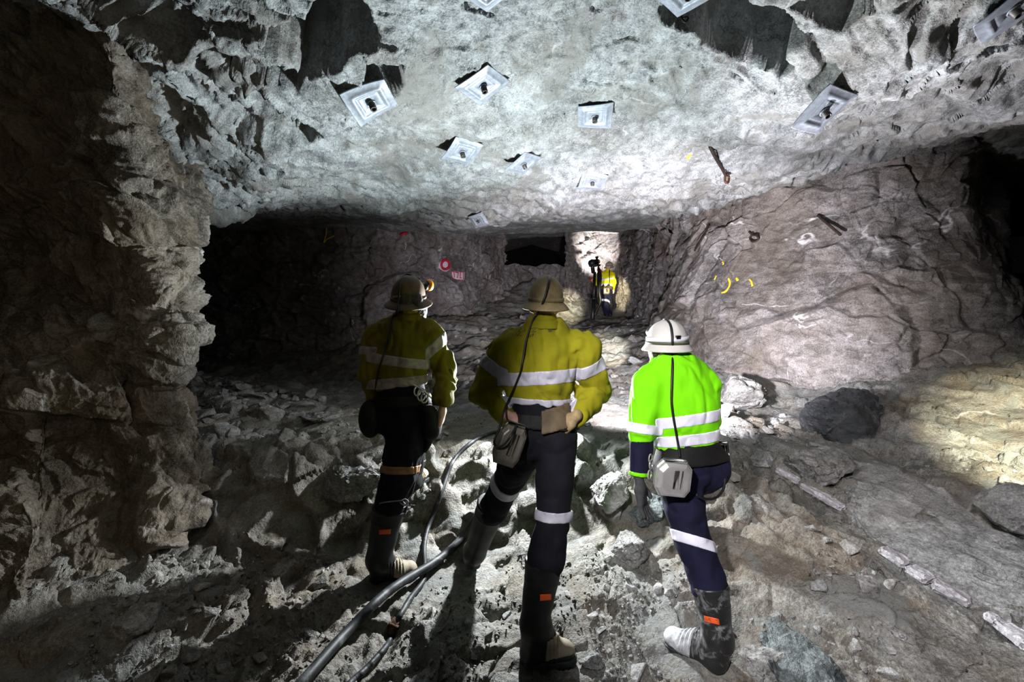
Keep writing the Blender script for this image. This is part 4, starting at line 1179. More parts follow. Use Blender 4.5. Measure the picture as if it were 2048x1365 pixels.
    n = (e - s) / np.linalg.norm(e - s) + np.array([-.42, 0, 0]); c0_, c1_ = s + (e - s) * .90, s + (e - s) * 1.06
    l2, h2 = trim(None, lo, hi, c0_, c1_, n, .15)
    sdf_obj('reflective_band', slab_band(pants, lambda p: sunion(p, lL, .02), c0_, c1_, n), l2, h2, .0045, M_TAPE_NEW, pt)
    def belt(p):
        d = sunion(p, hips, .04)
        return np.maximum(np.maximum(d - .016, -(d - .001)), np.abs((p - A3(*P(1374, 917, Yb - .12))) @ A3(-.1, .1, 1)) - .050)
    b = sdf_obj('belt', belt, *bounds(hips, .05), .006, M_LEATHER, bod)
    bc = P(1443, 906, Yb + .02)
    mesh_obj('battery', *box_geo(bc, np.array([[.8, -.6, 0], [.6, .8, 0], [-.1, 0, 1]]), (.03, .04, .052)), M_LAMP_B, b)
    rs = canister(bod, P(1346, 958, 2.17), (.97, .0, -.10), (-.06, -.05, 1), .165, .165, .075, M_STEEL)
    for (x, y) in ((1301, 918), (1302, 930), (1299, 950)):
        c = P(x, y, 2.24); a = np.linspace(0, 2 * np.pi, 17)
        mesh_obj('belt_clip', *tube_geo(np.stack([c[0] + .012 * np.cos(a), c[1] + .015 * np.cos(a), c[2] + .022 * np.sin(a)], 1), .004, 7), M_STEEL, b)
    tube('belt_cord', [P(1449, 915, 2.34), P(1450, 950, 2.3), P(1446, 980, 2.25), P(1430, 997, 2.2), P(1408, 998, 2.18), P(1392, 990, 2.18)], .0065, M_CABLE, b, 8)
    fp = P(1456, 1343, 2.13)
    heel = np.array([.985, 2.10, .0]); toe = np.array([.775, 2.315, .012])
    br = boot(bod, P(1419, 1172, 2.18), P(1437, 1280, 2.12), heel, toe, 0, .086, .062, (M_RUBBER_W, M_TOE_W), [(1408, 1232), (1438, 1239), (1439, 1251), (1409, 1244)], seed=8)
    fz = P(1366, 1062, 2.94)
    boot(bod, P(1370, 1020, 2.9), P(1366, 1060, 2.93), np.array([fz[0], 2.90, fz[2] - .10]), np.array([fz[0] + .02, 3.16, fz[2] - .08]), 0, .08, .06, (M_RUBBER_W, M_TOE_W), None, seed=9)
    sdf_obj('glove', hand_sdf(hL, .003), *bounds(hL[0] + hL[1] + [('c', w, w - ax * -.05, .04, .04)], .02), .0035, M_GLOVE, bod)
    hat_c = P(1334, 686, Yb + .02); hR_ = frame(-14, 4, 2)
    hat = lathe_hat('helmet', hat_c, hR_, dome(.099, .118, .122, .032), M_HAT_WHITE, bod, 1.15, ribs=.007)
    hat_band('helmet_band', hat_c, hR_, .1015, -.004, .010, M_BAND, hat, 1.15)
    hat_band('reflective_strip', hat_c, hR_, .0985, .014, .034, M_TAPE_NEW, hat, 1.15, out=.004, slope=.004)
    q = L2W(hat_c, hR_, -.01, -.112, .036)
    mesh_obj('cable_clip', *box_geo(q, hR_, (.012, .008, .009)), M_LAMP_B, hat)
    lc = L2W(hat_c, hR_, 0, .112, .05); fw = hR_[1]
    mesh_obj('cap_lamp', *cylinder_geo(lc, lc + fw * .045, .026, .032), M_LAMP_B, hat)
    T = tree_of(hat, jk, pt, bod, b)
    cab = [L2W(hat_c, hR_, 0, .10, .07), L2W(hat_c, hR_, 0, .03, .122)] + drape([(1338, 645), (1343, 660), (1345, 685), (1345, 708), (1345, 730), (1344, 760), (1343, 800), (1346, 830), (1351, 860), (1356, 888), (1360, 915)], T, .008, Yb - .12)
    tube('lamp_cable', cab, .006, M_CABLE, bod, 8, 120)
    return bod
M3 = build_right()
# ------------------------------------------------------------------ the far miner at the face, and the drill he holds
def build_far():
    Yb = 14.0
    torso = [('c', P(1211, 574, Yb), P(1212, 556, Yb), .19, .22, NY, 1.3), ('c', P(1200, 551, Yb), P(1222, 550, Yb), .11, .12), ('c', P(1213, 552, Yb), P(1215, 542, Yb), .12, .08)]
    aL = [('c', P(1201, 552, Yb), P(1192, 566, Yb - .15), .10, .085), ('c', P(1192, 566, Yb - .15), P(1187, 561, Yb + .1), .085, .06)]
    aR = [('c', P(1223, 552, Yb), P(1228, 566, Yb + .05), .10, .08), ('c', P(1228, 566, Yb + .05), P(1226, 577, Yb + .15), .08, .06)]
    J = Sleeved(torso, [aL, aR], P(1211, 575, Yb), (0, 0, 1), fold=.012, seed=65)
    hips = [('c', P(1211, 573, Yb), P(1211, 584, Yb), .19, .20, NY, 1.2)]
    lL = [('c', P(1208, 585, Yb), P(1210, 606, Yb - .06), .15, .12), ('c', P(1210, 606, Yb - .06), P(1214, 627, Yb), .12, .10)]
    lR = [('c', P(1215, 585, Yb), P(1217, 605, Yb + .1), .14, .11), ('c', P(1217, 605, Yb + .1), P(1219, 625, Yb + .1), .11, .09)]
    pants = lambda p: smin(smin(sunion(p, hips, .04), sunion(p, lL, .03), .05), sunion(p, lR, .03), .05) + folds(p, .008, 66)
    hc = P(1218, 532, Yb); R = frame(-12, -6)
    hL = hand_prims(P(1188, 561, Yb + .1), (-.6, .5, .2), (0, .3, 1), (-.5, -.8, 0), 1.2, .8)
    hR = hand_prims(P(1226, 578, Yb + .15), (0, .3, -1), (-1, .3, 0), (1, 0, 0), 1.2, .6)
    base = P(1214, 634, Yb)
    bod = person(base, 'distant person in bright yellow shirt working a drill at the lit rock face', shrink(torso, .06) + shrink(hips, .05) + shrink(lL, .05) + shrink(lR, .05) + [('c', P(1214, 545, Yb), P(1217, 535, Yb), .06, .06)]
                 + shrink(aL, .04) + shrink(aR, .04), hc, R, [hL, hR], 1.1, .011)
    lo, hi = J.bounds(.06)
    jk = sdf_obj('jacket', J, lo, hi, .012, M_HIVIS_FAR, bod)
    for c0, c1, n, part in ((P(1211, 558.5, Yb), P(1211, 562, Yb), (-.15, 0, 1), J.torso), (P(1210, 568.5, Yb), P(1210, 573, Yb), (0, 0, 1), J.torso)):
        l2, h2 = trim(None, lo, hi, c0, c1, n, .34)
        sdf_obj('reflective_band', slab_band(J, part, c0, c1, n, .012), l2, h2, .009, M_TAPE_NEW, jk)
    s, e = np.asarray(aL[0][1]), np.asarray(aL[0][2]); n = e - s
    l2, h2 = trim(None, lo, hi, s + n * .25, s + n * .6, n, .2)
    sdf_obj('reflective_band', slab_band(J, lambda p: J.arm(p, 0), s + n * .25, s + n * .6, n, .012), l2, h2, .009, M_TAPE_NEW, jk)
    lo, hi = bounds(hips + lL + lR, .05)
    pt = sdf_obj('trousers', pants, lo, hi, .012, M_NAVY, bod)
    s, e = np.asarray(lL[0][1]), np.asarray(lL[0][2]); n = e - s + np.array([-.08, 0, -.0])
    l2, h2 = trim(None, lo, hi, s + (e - s) * .78, s + (e - s) * .95, n, .22)
    sdf_obj('reflective_band', slab_band(pants, lambda p: sunion(p, lL, .02), s + (e - s) * .75, s + (e - s) * .95, n, .012), l2, h2, .009, M_TAPE_NEW, pt)
    for leg, x in ((lL, -.05), (lR, .1)):
        a = np.asarray(leg[1][2])
        top = a + np.array([0, 0, .28]); h0 = np.array([a[0], a[1] - .06, a[2] - .12])
        boot(bod, top, a + np.array([0, 0, .02]), h0, h0 + np.array([x, .28, .01]), 0, .11, .08, (M_RUBBER, M_RUBBER), None, h=.012)
    sdf_obj('belt', lambda p: np.maximum(np.maximum(sunion(p, hips, .04) - .03, -sunion(p, hips, .04)), np.abs(p[:, 2] - np.float32(P(0, 577, Yb)[2])) - .05), *bounds(hips, .06), .012, M_LEATHER_T, bod)
    canister(bod, P(1213, 582, Yb - .24), (1, 0, 0), (0, 0, 1), .20, .2, .1, M_STEEL_D)
    hat_c = P(1218, 533, Yb); hR_ = frame(-12, -4)
    hat = lathe_hat('helmet', hat_c, hR_, dome(.115, .14, .15, .03), M_HAT_GREY, bod, 1.2, 32, ribs=.006)
    lc = L2W(hat_c, hR_, 0, .13, .06)
    mesh_obj('cap_lamp', *cylinder_geo(lc, lc + hR_[1] * .06, .035, .04), M_LAMP_B, hat)
    T = tree_of(hat, jk)
    tube('lamp_cable', drape([(1218, 526), (1219, 534), (1219, 545), (1219, 560), (1219, 574)], T, .02, Yb - .2), .012, M_CABLE, bod, 6)
    sdf_obj('glove', hand_sdf(hL, .006), *bounds(hL[0] + hL[1], .03), .007, M_RED, bod)
    # jackleg drill standing in front of him on its air leg
    M_IRON = plain('drill_iron', (.05, .05, .055), .45, .8, noise=.3, scale=20)
    d0, d1 = P(1181, 646, 13.5), P(1186, 565, 13.9)
    dr = empty('jackleg_drill', d0, 'dark jackleg rock drill on its upright air leg beside the distant person', 'rock drill')
    def part(n, g, m=M_IRON): return mesh_obj(n, g[0], g[1], m, dr)
    part('air_leg', merge([cylinder_geo(d0, P(1184, 600, 13.7), .065, .065), cylinder_geo(P(1184, 600, 13.7), P(1186, 548, 13.95), .045, .045), cylinder_geo(d0 - [0, 0, .06], d0 + [0, 0, .04], .05, .11), cylinder_geo(P(1184, 602, 13.7), P(1184, 597, 13.7), .11, .11)]))
    part('drill_body', merge([cylinder_geo(P(1179, 530, 13.6), P(1192, 527, 14.5), .10, .08), box_geo(P(1184, 530, 13.8), np.eye(3), (.12, .16, .09)), cylinder_geo(P(1181, 533, 13.7), P(1183, 548, 13.9), .06, .06)]))
    part('drill_steel', cylinder_geo(P(1192, 527, 14.5), P(1190, 522, 14.85), .025))
    part('handle', cylinder_geo(P(1180, 534, 13.6), P(1197, 534, 13.6), .03))
    part('throttle', merge([cylinder_geo(P(1190, 519, 14.0), P(1190, 530, 14.0), .035), cylinder_geo(P(1187, 519, 14.0), P(1193, 518, 14.0), .03)]))
    part('guide_bar', cylinder_geo(P(1193, 536, 13.8), P(1191, 610, 13.65), .028))
    tube('drill_hose', [P(1193, 540, 13.6), P(1197, 555, 13.4), P(1195, 585, 13.3), P(1197, 605, 13.3), P(1190, 622, 13.3), P(1186, 632, 13.3)], .04, M_CABLE, dr, 8)
    part('hand_grip', merge([cylinder_geo(P(1192, 541, 13.7), P(1199, 549, 13.7), .055, .05)]), M_RED)
    dr.location.y -= .3
    return bod
M4 = build_far()
# ================================================================== roof plates, bars, paint, hoses, stones
M_GALV = plain('galvanised_plate', (.30, .33, .38), .5, .25, noise=.22, scale=26, bump=.4, spec=.5, dirt=(.20, .20, .21, 1), dirt_scale=16, dirt_lo=.56)
M_BOLT = plain('split_set_bolt', (.10, .095, .09), .5, .6, noise=.3, scale=40)
M_RUST = plain('rusty_steel', (.13, .055, .025), .75, .3, noise=.5, scale=30, bump=.5)
M_RUSTD = plain('dark_rusty_steel', (.045, .028, .02), .75, .3, noise=.5, scale=30, bump=.5)
M_HOSE = plain('scuffed_black_hose', (.02, .022, .026), .55, noise=.5, scale=22, bump=.25, spec=.3, dirt=(.13, .13, .135, 1), dirt_scale=9, dirt_lo=.54)
M_YEL = plain('yellow_spray_paint', (.75, .50, .03), .8, noise=.15, scale=30)
M_REDP = plain('red_spray_paint', (.42, .01, .03), .8, noise=.15, scale=10)
M_PINKW = plain('pale_spray_paint', (.62, .50, .58), .85, noise=.15, scale=6)

def bolt_plate(px, py, n, rot, S, label, base_Y):
    h = shoot(T_CEIL, px, py)
    d = np.array(h[0]) - [0, 0, CAMZ] if h[0] is not None else P(px, py, base_Y) - [0, 0, CAMZ]
    n = np.array([n[0], n[1], -1.0]); n /= np.linalg.norm(n)
    e = np.array([math.cos(rot), math.sin(rot), 0]); e -= n * e.dot(n); e /= np.linalg.norm(e); f = np.cross(n, e)
    Y = d[1] - .02; S0 = S
    for _ in range(40):          # bring the plate out until most of its rim clears the rock
        c = P(px, py, Y); S = S0 * Y / base_Y; bad = 0
        for qx, qy in ((-.5, -.5), (.5, -.5), (.5, .5), (-.5, .5), (0, -.5), (0, .5), (-.5, 0), (.5, 0)):
            w_ = c + e * qx * S + f * qy * S; L_ = np.linalg.norm(w_ - [0, 0, CAMZ])
            hh = T_CEIL.ray_cast(Vector((0, 0, CAMZ)), Vector((w_ - [0, 0, CAMZ]) / L_))
            bad += hh[0] is not None and hh[3] < L_ + .004
        if bad == 0: break
        Y -= .012
    o = empty('rock_bolt_plate', c, label, 'bolt plate', 'bolt plates on the roof')
    prof = [(.500, .002), (.485, .004), (.40, .012), (.36, .035), (.335, .052), (.30, .052), (.275, .035), (.245, .018), (.225, .016), (.215, .024), (.20, .024), (.06, .024)]
    v, fc = [], []
    m = 12
    r_ = np.random.default_rng(int(px))
    wob = r_.normal(0, .035, 4)
    for s in (0, 1):
        for (q, z) in prof:
            for side in range(4):
                for j in range(m):
                    t = -1 + 2 * j / m
                    x, y = ((t, -1), (1, t), (-t, 1), (-1, -t))[side]
                    ww = (wob[0] * x * y + wob[1] * (x * x - y * y)) * (q / .5) ** 2
                    v.append(c + e * x * q * S + f * y * q * S + n * ((z + ww - (.018 if s else 0)) * S))
    L = 4 * m; K = len(prof)
    for s in (0, 1):
        for i in range(K - 1):
            for k2 in range(L):
                a = s * K * L + i * L
                q = (a + k2, a + (k2 + 1) % L, a + L + (k2 + 1) % L, a + L + k2)
                fc.append(q if s == 0 else q[::-1])
    for k2 in range(L): fc.append((k2, K * L + k2, K * L + (k2 + 1) % L, (k2 + 1) % L))
    for k2 in range(L):
        a = (K - 1) * L; fc.append((a + k2, a + (k2 + 1) % L, K * L + a + (k2 + 1) % L, K * L + a + k2))
    mesh_obj('plate', v, fc, M_GALV, o)
    # hollow split tube and its ring
    ang = np.linspace(0, 2 * np.pi, 20, endpoint=False)
    pv, pf = [], []
    for (r, z) in ((.075, -.1), (.075, .19), (.052, .19), (.052, -.1)):
        for a in ang: pv.append(c + (e * math.cos(a) + f * math.sin(a)) * r * S + n * z * S)
    for i in range(3):
        for k2 in range(20): pf.append((i * 20 + k2, (i + 1) * 20 + k2, (i + 1) * 20 + (k2 + 1) % 20, i * 20 + (k2 + 1) % 20))
    mesh_obj('bolt_tube', pv, pf, M_BOLT, o)
    a = np.linspace(0, 2 * np.pi, 25)
    mesh_obj('bolt_ring', *tube_geo(c + n * .04 * S + np.outer(np.cos(a), e) * .088 * S + np.outer(np.sin(a), f) * .088 * S, .017 * S, 7), M_GALV, o)
    return o
for a in [(742, 205, (.42, -.17), 6.19, .30, 'grey steel bolt plate with a wide dark gap above it, leftmost of the roof', 3.0),
          (966, 171, (.29, -.10), 5.74, .30, 'diamond-tilted grey bolt plate high in the middle of the roof', 3.32),
          (1190, 233, (-.06, -.19), 6.15, .30, 'square-on grey bolt plate right of the diamond-tilted plate', 4.02),
          (924, 304, (.26, -.28), .66, .30, 'tilted grey bolt plate directly below the diamond-tilted plate', 4.26),
          (1047, 328, (.41, -.18), .85, .30, 'narrow strongly tilted bolt plate between two others on the middle roof', 4.87),
          (1185, 363, (-.07, -.42), .14, .30, 'pale lilac bolt plate on the white broken roof edge', 5.48),
          (957, 441, (-.06, -.70), 5.77, .25, 'small dim bolt plate on the brown roof lip above the helmets', 7.2),
          (1647, 222, (.31, -.54), .44, .30, 'long slanted bolt plate on the right roof below the dark hollow', 3.0),
          (2024, 18, (.35, -.45), .62, .32, 'large bolt plate cut by the top right corner of the photo', 2.6),
          (971, -26, (.0, -.05), .80, .24, 'bolt plate cut by the top edge, above the diamond-tilted plate', 2.3),
          (1376, -20, (.0, -.10), .72, .26, 'bolt plate cut by the top edge, beside the dark hollow', 2.3)]:
    bolt_plate(*a)

def bar(name, pts, offs, r, mat, tree, label, cat, group=None, seg=8):
    path = []
    for (px, py), o in zip(pts, offs):
        h = shoot(tree, px, py); d = np.array(h[0]) - [0, 0, CAMZ]
        path.append(np.array([0, 0, CAMZ]) + d * (1 - o / np.linalg.norm(d)))
    ob = tube(name, path, r, mat, None, seg, origin=path[0])
    return tag(ob, label, cat, group)
T_RW = bvh_of(wr, ceiling)
hb = bar('roof_hanger', [(1420, 293), (1431, 315), (1444, 337), (1452, 352)], [.0, .10, .16, .2], .017, M_RUSTD, T_CEIL, 'rusty bent hanger bar poking out of the pale right roof', 'hanger')
c = np.array(hb.location) * 0
h = shoot(T_CEIL, 1452, 352); e0 = np.array([0, 0, CAMZ]) + (np.array(h[0]) - [0, 0, CAMZ]) * (1 - .2 / (Vector(h[0]) - Vector((0, 0, CAMZ))).length)
a = np.linspace(0, 2 * np.pi, 15)
mesh_obj('eye_loop', *tube_geo(e0 + np.stack([.022 * np.cos(a) + .01, 0 * a, .05 * np.sin(a) - .03], 1), .014, 7), M_RUST, hb)
wbar = bar('wall_bolt', [(1636, 431), (1660, 452), (1681, 470)], [.02, .10, .16], .016, M_RUSTD, T_RW, 'thick dark bolt slanting out of the upper right wall', 'wall bolt')
bar('wall_bolt', [(1419, 450), (1404, 478), (1389, 502)], [.02, .08, .10], .014, M_RUSTD, T_RW, 'thin dark bar slanting down the right wall above the yellow paint', 'wall bolt')
bar('wire_hook', [(1498, 464), (1505, 470), (1514, 472), (1516, 480), (1506, 484), (1500, 477), (1505, 466)], [.02, .06, .08, .08, .08, .06, .05], .012, M_RUSTD, T_RW, 'curled dark wire hook between the two wall bolts', 'hook')
bar('wire_hook', [(1362, 30), (1365, 38), (1370, 44), (1376, 38), (1373, 34), (1367, 36)], [.0, .04, .06, .06, .05, .04], .006, M_RUSTD, T_CEIL, 'small black wire loop below the bolt plate at the top edge', 'hook')
bar('hanging_wire', [(653, 455), (652, 470), (648, 485), (655, 478), (668, 472)], [.0, .1, .15, .12, .05], .012, M_YEL, T_WALLS, 'thin yellow wire hanging in the dark left drift', 'wire')

# ---- spray paint on the rock
def stroke(name, pts, r, mat, parent=None, tree=T_WALLS, lift=.0):
    p = cr(drape(pts, tree, lift), max(8, len(pts) * 5)) if len(pts) > 2 else np.array(drape(pts, tree, lift))
    p = np.array(p)
    N = []
    return mesh_obj(name, *tube_geo(p, r, 8, True), mat, parent, origin=None if parent else p[0])
for nm, pts, r, lb in (('yellow_paint_mark', [(1457, 557), (1460, 567), (1457, 577), (1450, 584), (1444, 586)], .016, 'curved yellow paint stroke on the right wall, like a bracket'),
                       ('yellow_paint_mark', [(1473, 557), (1475, 560), (1476, 562)], .018, 'yellow paint dot between the curved stroke and the short tick'),
                       ('yellow_paint_mark', [(1499, 559), (1503, 564), (1505, 573)], .014, 'short yellow paint tick right of the yellow dot'),
                       ('yellow_paint_mark', [(1445, 524), (1447, 527), (1446, 530)], .012, 'faint yellow dab higher up on the white vein of the right wall'),
                       ('yellow_paint_mark', [(1433, 552), (1431, 556), (1429, 560)], .012, 'faint yellow dab on the white vein left of the curved stroke'),
                       ('yellow_paint_mark', [(1382, 310), (1378, 313), (1374, 318)], .012, 'pale yellow smear on the white roof left of the rusty hanger'),
                       ('red_paint_mark', [(800, 470), (808, 468), (815, 466)], .03, 'dark red paint smear under the brown roof lip')):
    tag(stroke(nm, pts, r, M_REDP if 'red' in nm else M_YEL), lb, 'paint mark', 'yellow paint marks' if 'yellow' in nm else None)
def poly_paint(name, pts, tree, mat, parent, lift=.02):
    cx, cy = np.mean(pts, 0)
    rings = [[(cx + (x - cx) * k, cy + (y - cy) * k) for x, y in pts] for k in (1, .66, .33)]
    n = len(pts); top = [q for r in rings for q in r] + [(cx, cy)]
    v = drape(top, tree, lift); v2 = drape(top, tree, lift - .03)
    f = []
    for s in (0, 1):
        o = s * len(top)
        for i in range(2):
            for k in range(n):
                q = (o + i * n + k, o + i * n + (k + 1) % n, o + (i + 1) * n + (k + 1) % n, o + (i + 1) * n + k)
                f.append(q if s else q[::-1])
        for k in range(n):
            q = (o + 2 * n + k, o + 2 * n + (k + 1) % n, o + 3 * n); f.append(q if s else q[::-1])
    for k in range(n): f.append((k, (k + 1) % n, len(top) + (k + 1) % n, len(top) + k))
    return mesh_obj(name, np.array(v + v2), f, mat, parent)
sg = empty('painted_ring_sign', drape([(890, 530)], T_WALLS)[0], 'red painted ring on a pale sprayed patch of the back wall', 'painted sign')
poly_paint('pale_patch', [(878, 527), (884, 520), (893, 518), (900, 523), (902, 532), (898, 540), (893, 544), (885, 542), (876, 536)], T_WALLS, M_PINKW, sg)
a = np.linspace(0, 2 * np.pi, 25)
mesh_obj('red_ring', *tube_geo(np.array(drape([(890.6 + 8 * math.cos(t) * (1 + .1 * math.sin(t)), 529.5 + 9.2 * math.sin(t)) for t in a], T_WALLS, .035)), .036, 7), M_REDP, sg)
sg = empty('painted_number_sign', drape([(914, 551)], T_WALLS)[0], 'sprayed number 171 in a red box beside the painted ring', 'painted sign')
poly_paint('pale_patch', [(902, 543), (910, 542.5), (919, 543), (928, 544), (929, 552), (928, 561), (920, 561), (912, 560), (905, 557), (902, 550)], T_WALLS, M_PINKW, sg)
def line(name, pts, r): return mesh_obj(name, *tube_geo(np.array(drape([(x + (x2 - x) * t, y + (y2 - y) * t) for (x, y), (x2, y2) in zip(pts[:-1], pts[1:]) for t in (0, .25, .5, .75)] + [pts[-1]], T_WALLS, .035)), r, 6), M_REDP, sg)
line('red_box', [(903, 543.5), (927, 544.5), (926.5, 560.5), (914, 560), (906, 557), (903, 549), (903, 543.5)], .008)
for q in ([(908, 544), (909, 556)], [(911, 545.5), (917, 546), (914.5, 556.5)], [(921, 545), (920, 556.5), (923, 556)]):
    line('red_digit', q, .0095)

# ---- hoses along the floor
def hose_path(pts, r, n=140, lift=1.0):
    p = cr(np.array(pts, float), n)
    w = np.array(drape([tuple(q) for q in p], T_FLOOR, 0))
    for _ in range(6):
        z = w[:, 2].copy(); z2 = z.copy()
        z2[1:-1] = np.maximum(z[1:-1], (z[:-2] + z[2:]) / 2); w[:, 2] = z2
    k = 13
    pad = np.concatenate([np.repeat(w[:1], k, 0), w, np.repeat(w[-1:], k, 0)])
    w = np.stack([np.convolve(pad[:, i], np.ones(2 * k + 1) / (2 * k + 1), 'valid') for i in range(3)], 1)
    w[:, 2] += r * lift
    # keep the line of sight: put each point back on its own ray
    px, py = p[:, 0], p[:, 1]
    for i in range(n):
        d = P(px[i], py[i], 1.0) - [0, 0, CAMZ]
        t = w[i, 1]; w[i] = np.array([0, 0, CAMZ]) + d * t
        g = ground(w[i, 0], w[i, 1]) + r
        if w[i, 2] < g: 
            # slide towards the camera until the hose lies on the rock
            for _ in range(40):
                t -= .01; w[i] = np.array([0, 0, CAMZ]) + d * t
                if w[i, 2] >= ground(w[i, 0], w[i, 1]) + r: break
    for _ in range(10): w[1:-1] = .5 * w[1:-1] + .25 * (w[:-2] + w[2:])
    return w
w = hose_path([(560, 1420), (612, 1365), (680, 1290), (760, 1215), (810, 1178), (860, 1142), (905, 1100), (938, 1060), (962, 1020), (985, 990), (1010, 965)], .026)
for i_ in range(len(w)): w[i_, 2] += .05 * math.exp(-((w[i_, 0] + .66) / .22) ** 2)
o = mesh_obj('air_hose', *tube_geo(w, .026, 14), M_HOSE, None, origin=w[0]); tag(o, 'thick scuffed black hose running diagonally between the boots', 'hose')
w1 = hose_path([(1025, 858), (990, 864), (955, 878), (928, 897), (905, 925), (893, 955), (878, 1000), (860, 1045), (850, 1080), (848, 1110), (850, 1140), (846, 1165), (822, 1195), (806, 1222), (792, 1245)], .0155)
w2 = hose_path([(785, 1262), (775, 1290), (752, 1318), (726, 1345), (700, 1368), (660, 1420)], .0155)
hs = empty('water_hose', w1[-1], 'thin black hose with a rusty coupling, curving down from the ledge', 'hose')
mesh_obj('hose_length', *tube_geo(w1, np.interp(np.linspace(0, 1, len(w1)), [0, .5, 1], [.014, .0155, .0165]), 12), M_HOSE, hs)
mesh_obj('hose_length', *tube_geo(w2, .0155, 12), M_HOSE, hs)
d = w2[0] - w1[-1]; d /= np.linalg.norm(d); s = np.cross(d, [0, 0, 1])
mesh_obj('coupling', *merge([cylinder_geo(w1[-1] - d * .02, w2[0] + d * .02, .022), cylinder_geo(w1[-1] + d * .01, w1[-1] + d * .03, .034), cylinder_geo(w2[0] - d * .03, w2[0] - d * .008, .034),
                               cylinder_geo(.5 * (w1[-1] + w2[0]) - s * .045, .5 * (w1[-1] + w2[0]) + s * .045, .013)]), M_RUST, hs)

# ---- stones
import bmesh
def stone_mesh(name, seed, mat, flat=.65, n=16, long=1.2, bev=.035, rough=.02, cuts=2):
    r = np.random.default_rng(seed)
    bm = bmesh.new()
    q = r.normal(size=(n, 3)); q /= np.linalg.norm(q, axis=1, keepdims=True)
    q = np.sign(q) * np.abs(q) ** .75
    q *= r.uniform(.78, 1.05, (n, 1)) * np.array([.5 * long, .5, .5 * flat])
    for p in q: bm.verts.new(p)
    res = bmesh.ops.convex_hull(bm, input=bm.verts[:])
    bmesh.ops.delete(bm, geom=[g for g in res['geom_interior'] if isinstance(g, bmesh.types.BMVert)], context='VERTS')
    bmesh.ops.dissolve_limit(bm, angle_limit=.25, verts=bm.verts[:], edges=bm.edges[:])
    bmesh.ops.bevel(bm, geom=bm.edges[:] + bm.verts[:], offset=bev, segments=1, affect='EDGES', profile=.5)
    bmesh.ops.triangulate(bm, faces=bm.faces[:])
    bmesh.ops.subdivide_edges(bm, edges=bm.edges[:], cuts=cuts, use_grid_fill=True)
    if cuts > 3: bmesh.ops.subdivide_edges(bm, edges=[e for e in bm.edges if e.calc_length() > .05], cuts=1, use_grid_fill=True)
    bm.normal_update()
    co = np.array([v.co[:] for v in bm.verts], np.float32)
    d = rough * (vnoise(co * 6, seed) + .6 * vnoise(co * 15, seed + 1))
    if cuts > 3: d = d + .05 * facets(co * 3.2, seed + 3, .8, .08)[0] + .022 * facets(co * 8, seed + 4, .9, .1)[0]
    for v, k in zip(bm.verts, d): v.co += v.normal * float(k)
    me = bpy.data.meshes.new(name); bm.to_mesh(me); bm.free()
    me.materials.append(mat)
    a = me.attributes.new('tint', 'FLOAT', 'POINT'); a.data.foreach_set('value', np.full(len(me.vertices), r.uniform(.2, .7), np.float32))
    return me
MS = [stone_mesh('loose_stone', 100 + k, M_STONE, (.45, .6, .75, .5, .85, .4, .65, .55)[k], (12, 14, 18, 13, 16, 11, 15, 14)[k], (1.1, 1.5, 1.2, 1.7, 1.0, 1.4, 1.25, 1.6)[k]) for k in range(8)]
TAKEN = []
for zx, zy, zr in ((.05, 2.18, .15), (.2, 2.19, .15), (.31, 2.2, .12), (.98, 2.1, .12), (.85, 2.23, .14), (.76, 2.32, .12), (-.86, 2.8, .14), (-.72, 2.84, .14), (-.6, 2.9, .12), (-.25, 2.9, .16), (-.27, 3.1, .14), (1.02, 3.0, .2), (-.66, 3.3, .22), (2.55, 13.5, .3), (2.95, 13.95, .5)):
    TAKEN.append((zx, zy, zr))
for q in np.concatenate([w[::6], w1[::6], w2[::6]]): TAKEN.append((q[0], q[1], .05))
def put_stone(me, x, y, size, label, cat='stone', group=None, name='loose_stone', rot=None, sink=.22, z=None):
    o = bpy.data.objects.new(name, me); COL.objects.link(o)
    z0 = ground(x, y) if z is None else z
    h = shoot  # slope of the ground under it
    e = size * .3
    nx, ny = (ground(x - e, y) - ground(x + e, y)) / (2 * e), (ground(x, y - e) - ground(x, y + e)) / (2 * e)
    nrm = Vector((np.clip(nx, -1, 1) * .8, np.clip(ny, -1, 1) * .8, 1)).normalized()
    a = rot if rot is not None else rng.uniform(0, 6.28)
    Q = nrm.to_track_quat('Z', 'Y') @ Matrix.Rotation(a, 4, 'Z').to_quaternion()
    o.rotation_euler = Q.to_euler(); o.scale = (size,) * 3
    hz = max(v.co.z for v in me.vertices)
    o.location = (x, y, z0 + size * (hz - sink * 2 * hz))
    return tag(o, label, cat, group)
def scatter(n, region, smin_, smax, label, group, tries=4000, depth=None, power=2.0):
    k = 0
    for _ in range(tries):
        if k >= n: break
        px, py = region()
        h = shoot(T_FLOOR, px, py)
        if h[0] is None or h[0].y > 12.3 or h[1].z < .35: continue
        hl_ = shoot(T_LEFT, px, py)
        if hl_[0] is not None and hl_[3] < h[3] + .12: continue
        s = smin_ + (smax - smin_) * rng.random() ** power
        x, y = h[0].x, h[0].y
        if any((x - a) ** 2 + (y - b) ** 2 < (r + s * .62) ** 2 for a, b, r in TAKEN): continue
        TAKEN.append((x, y, s * .55)); put_stone(MS[rng.integers(8)], x, y, s, label, group=group); k += 1
def box_region(x0, y0, x1, y1): return lambda: (rng.uniform(x0, x1), rng.uniform(y0, y1))
def tri_region(a, b, c):
    def f():
        u, v = rng.random(2)
        if u + v > 1: u, v = 1 - u, 1 - v
        return a[0] + u * (b[0] - a[0]) + v * (c[0] - a[0]), a[1] + u * (b[1] - a[1]) + v * (c[1] - a[1])
    return f
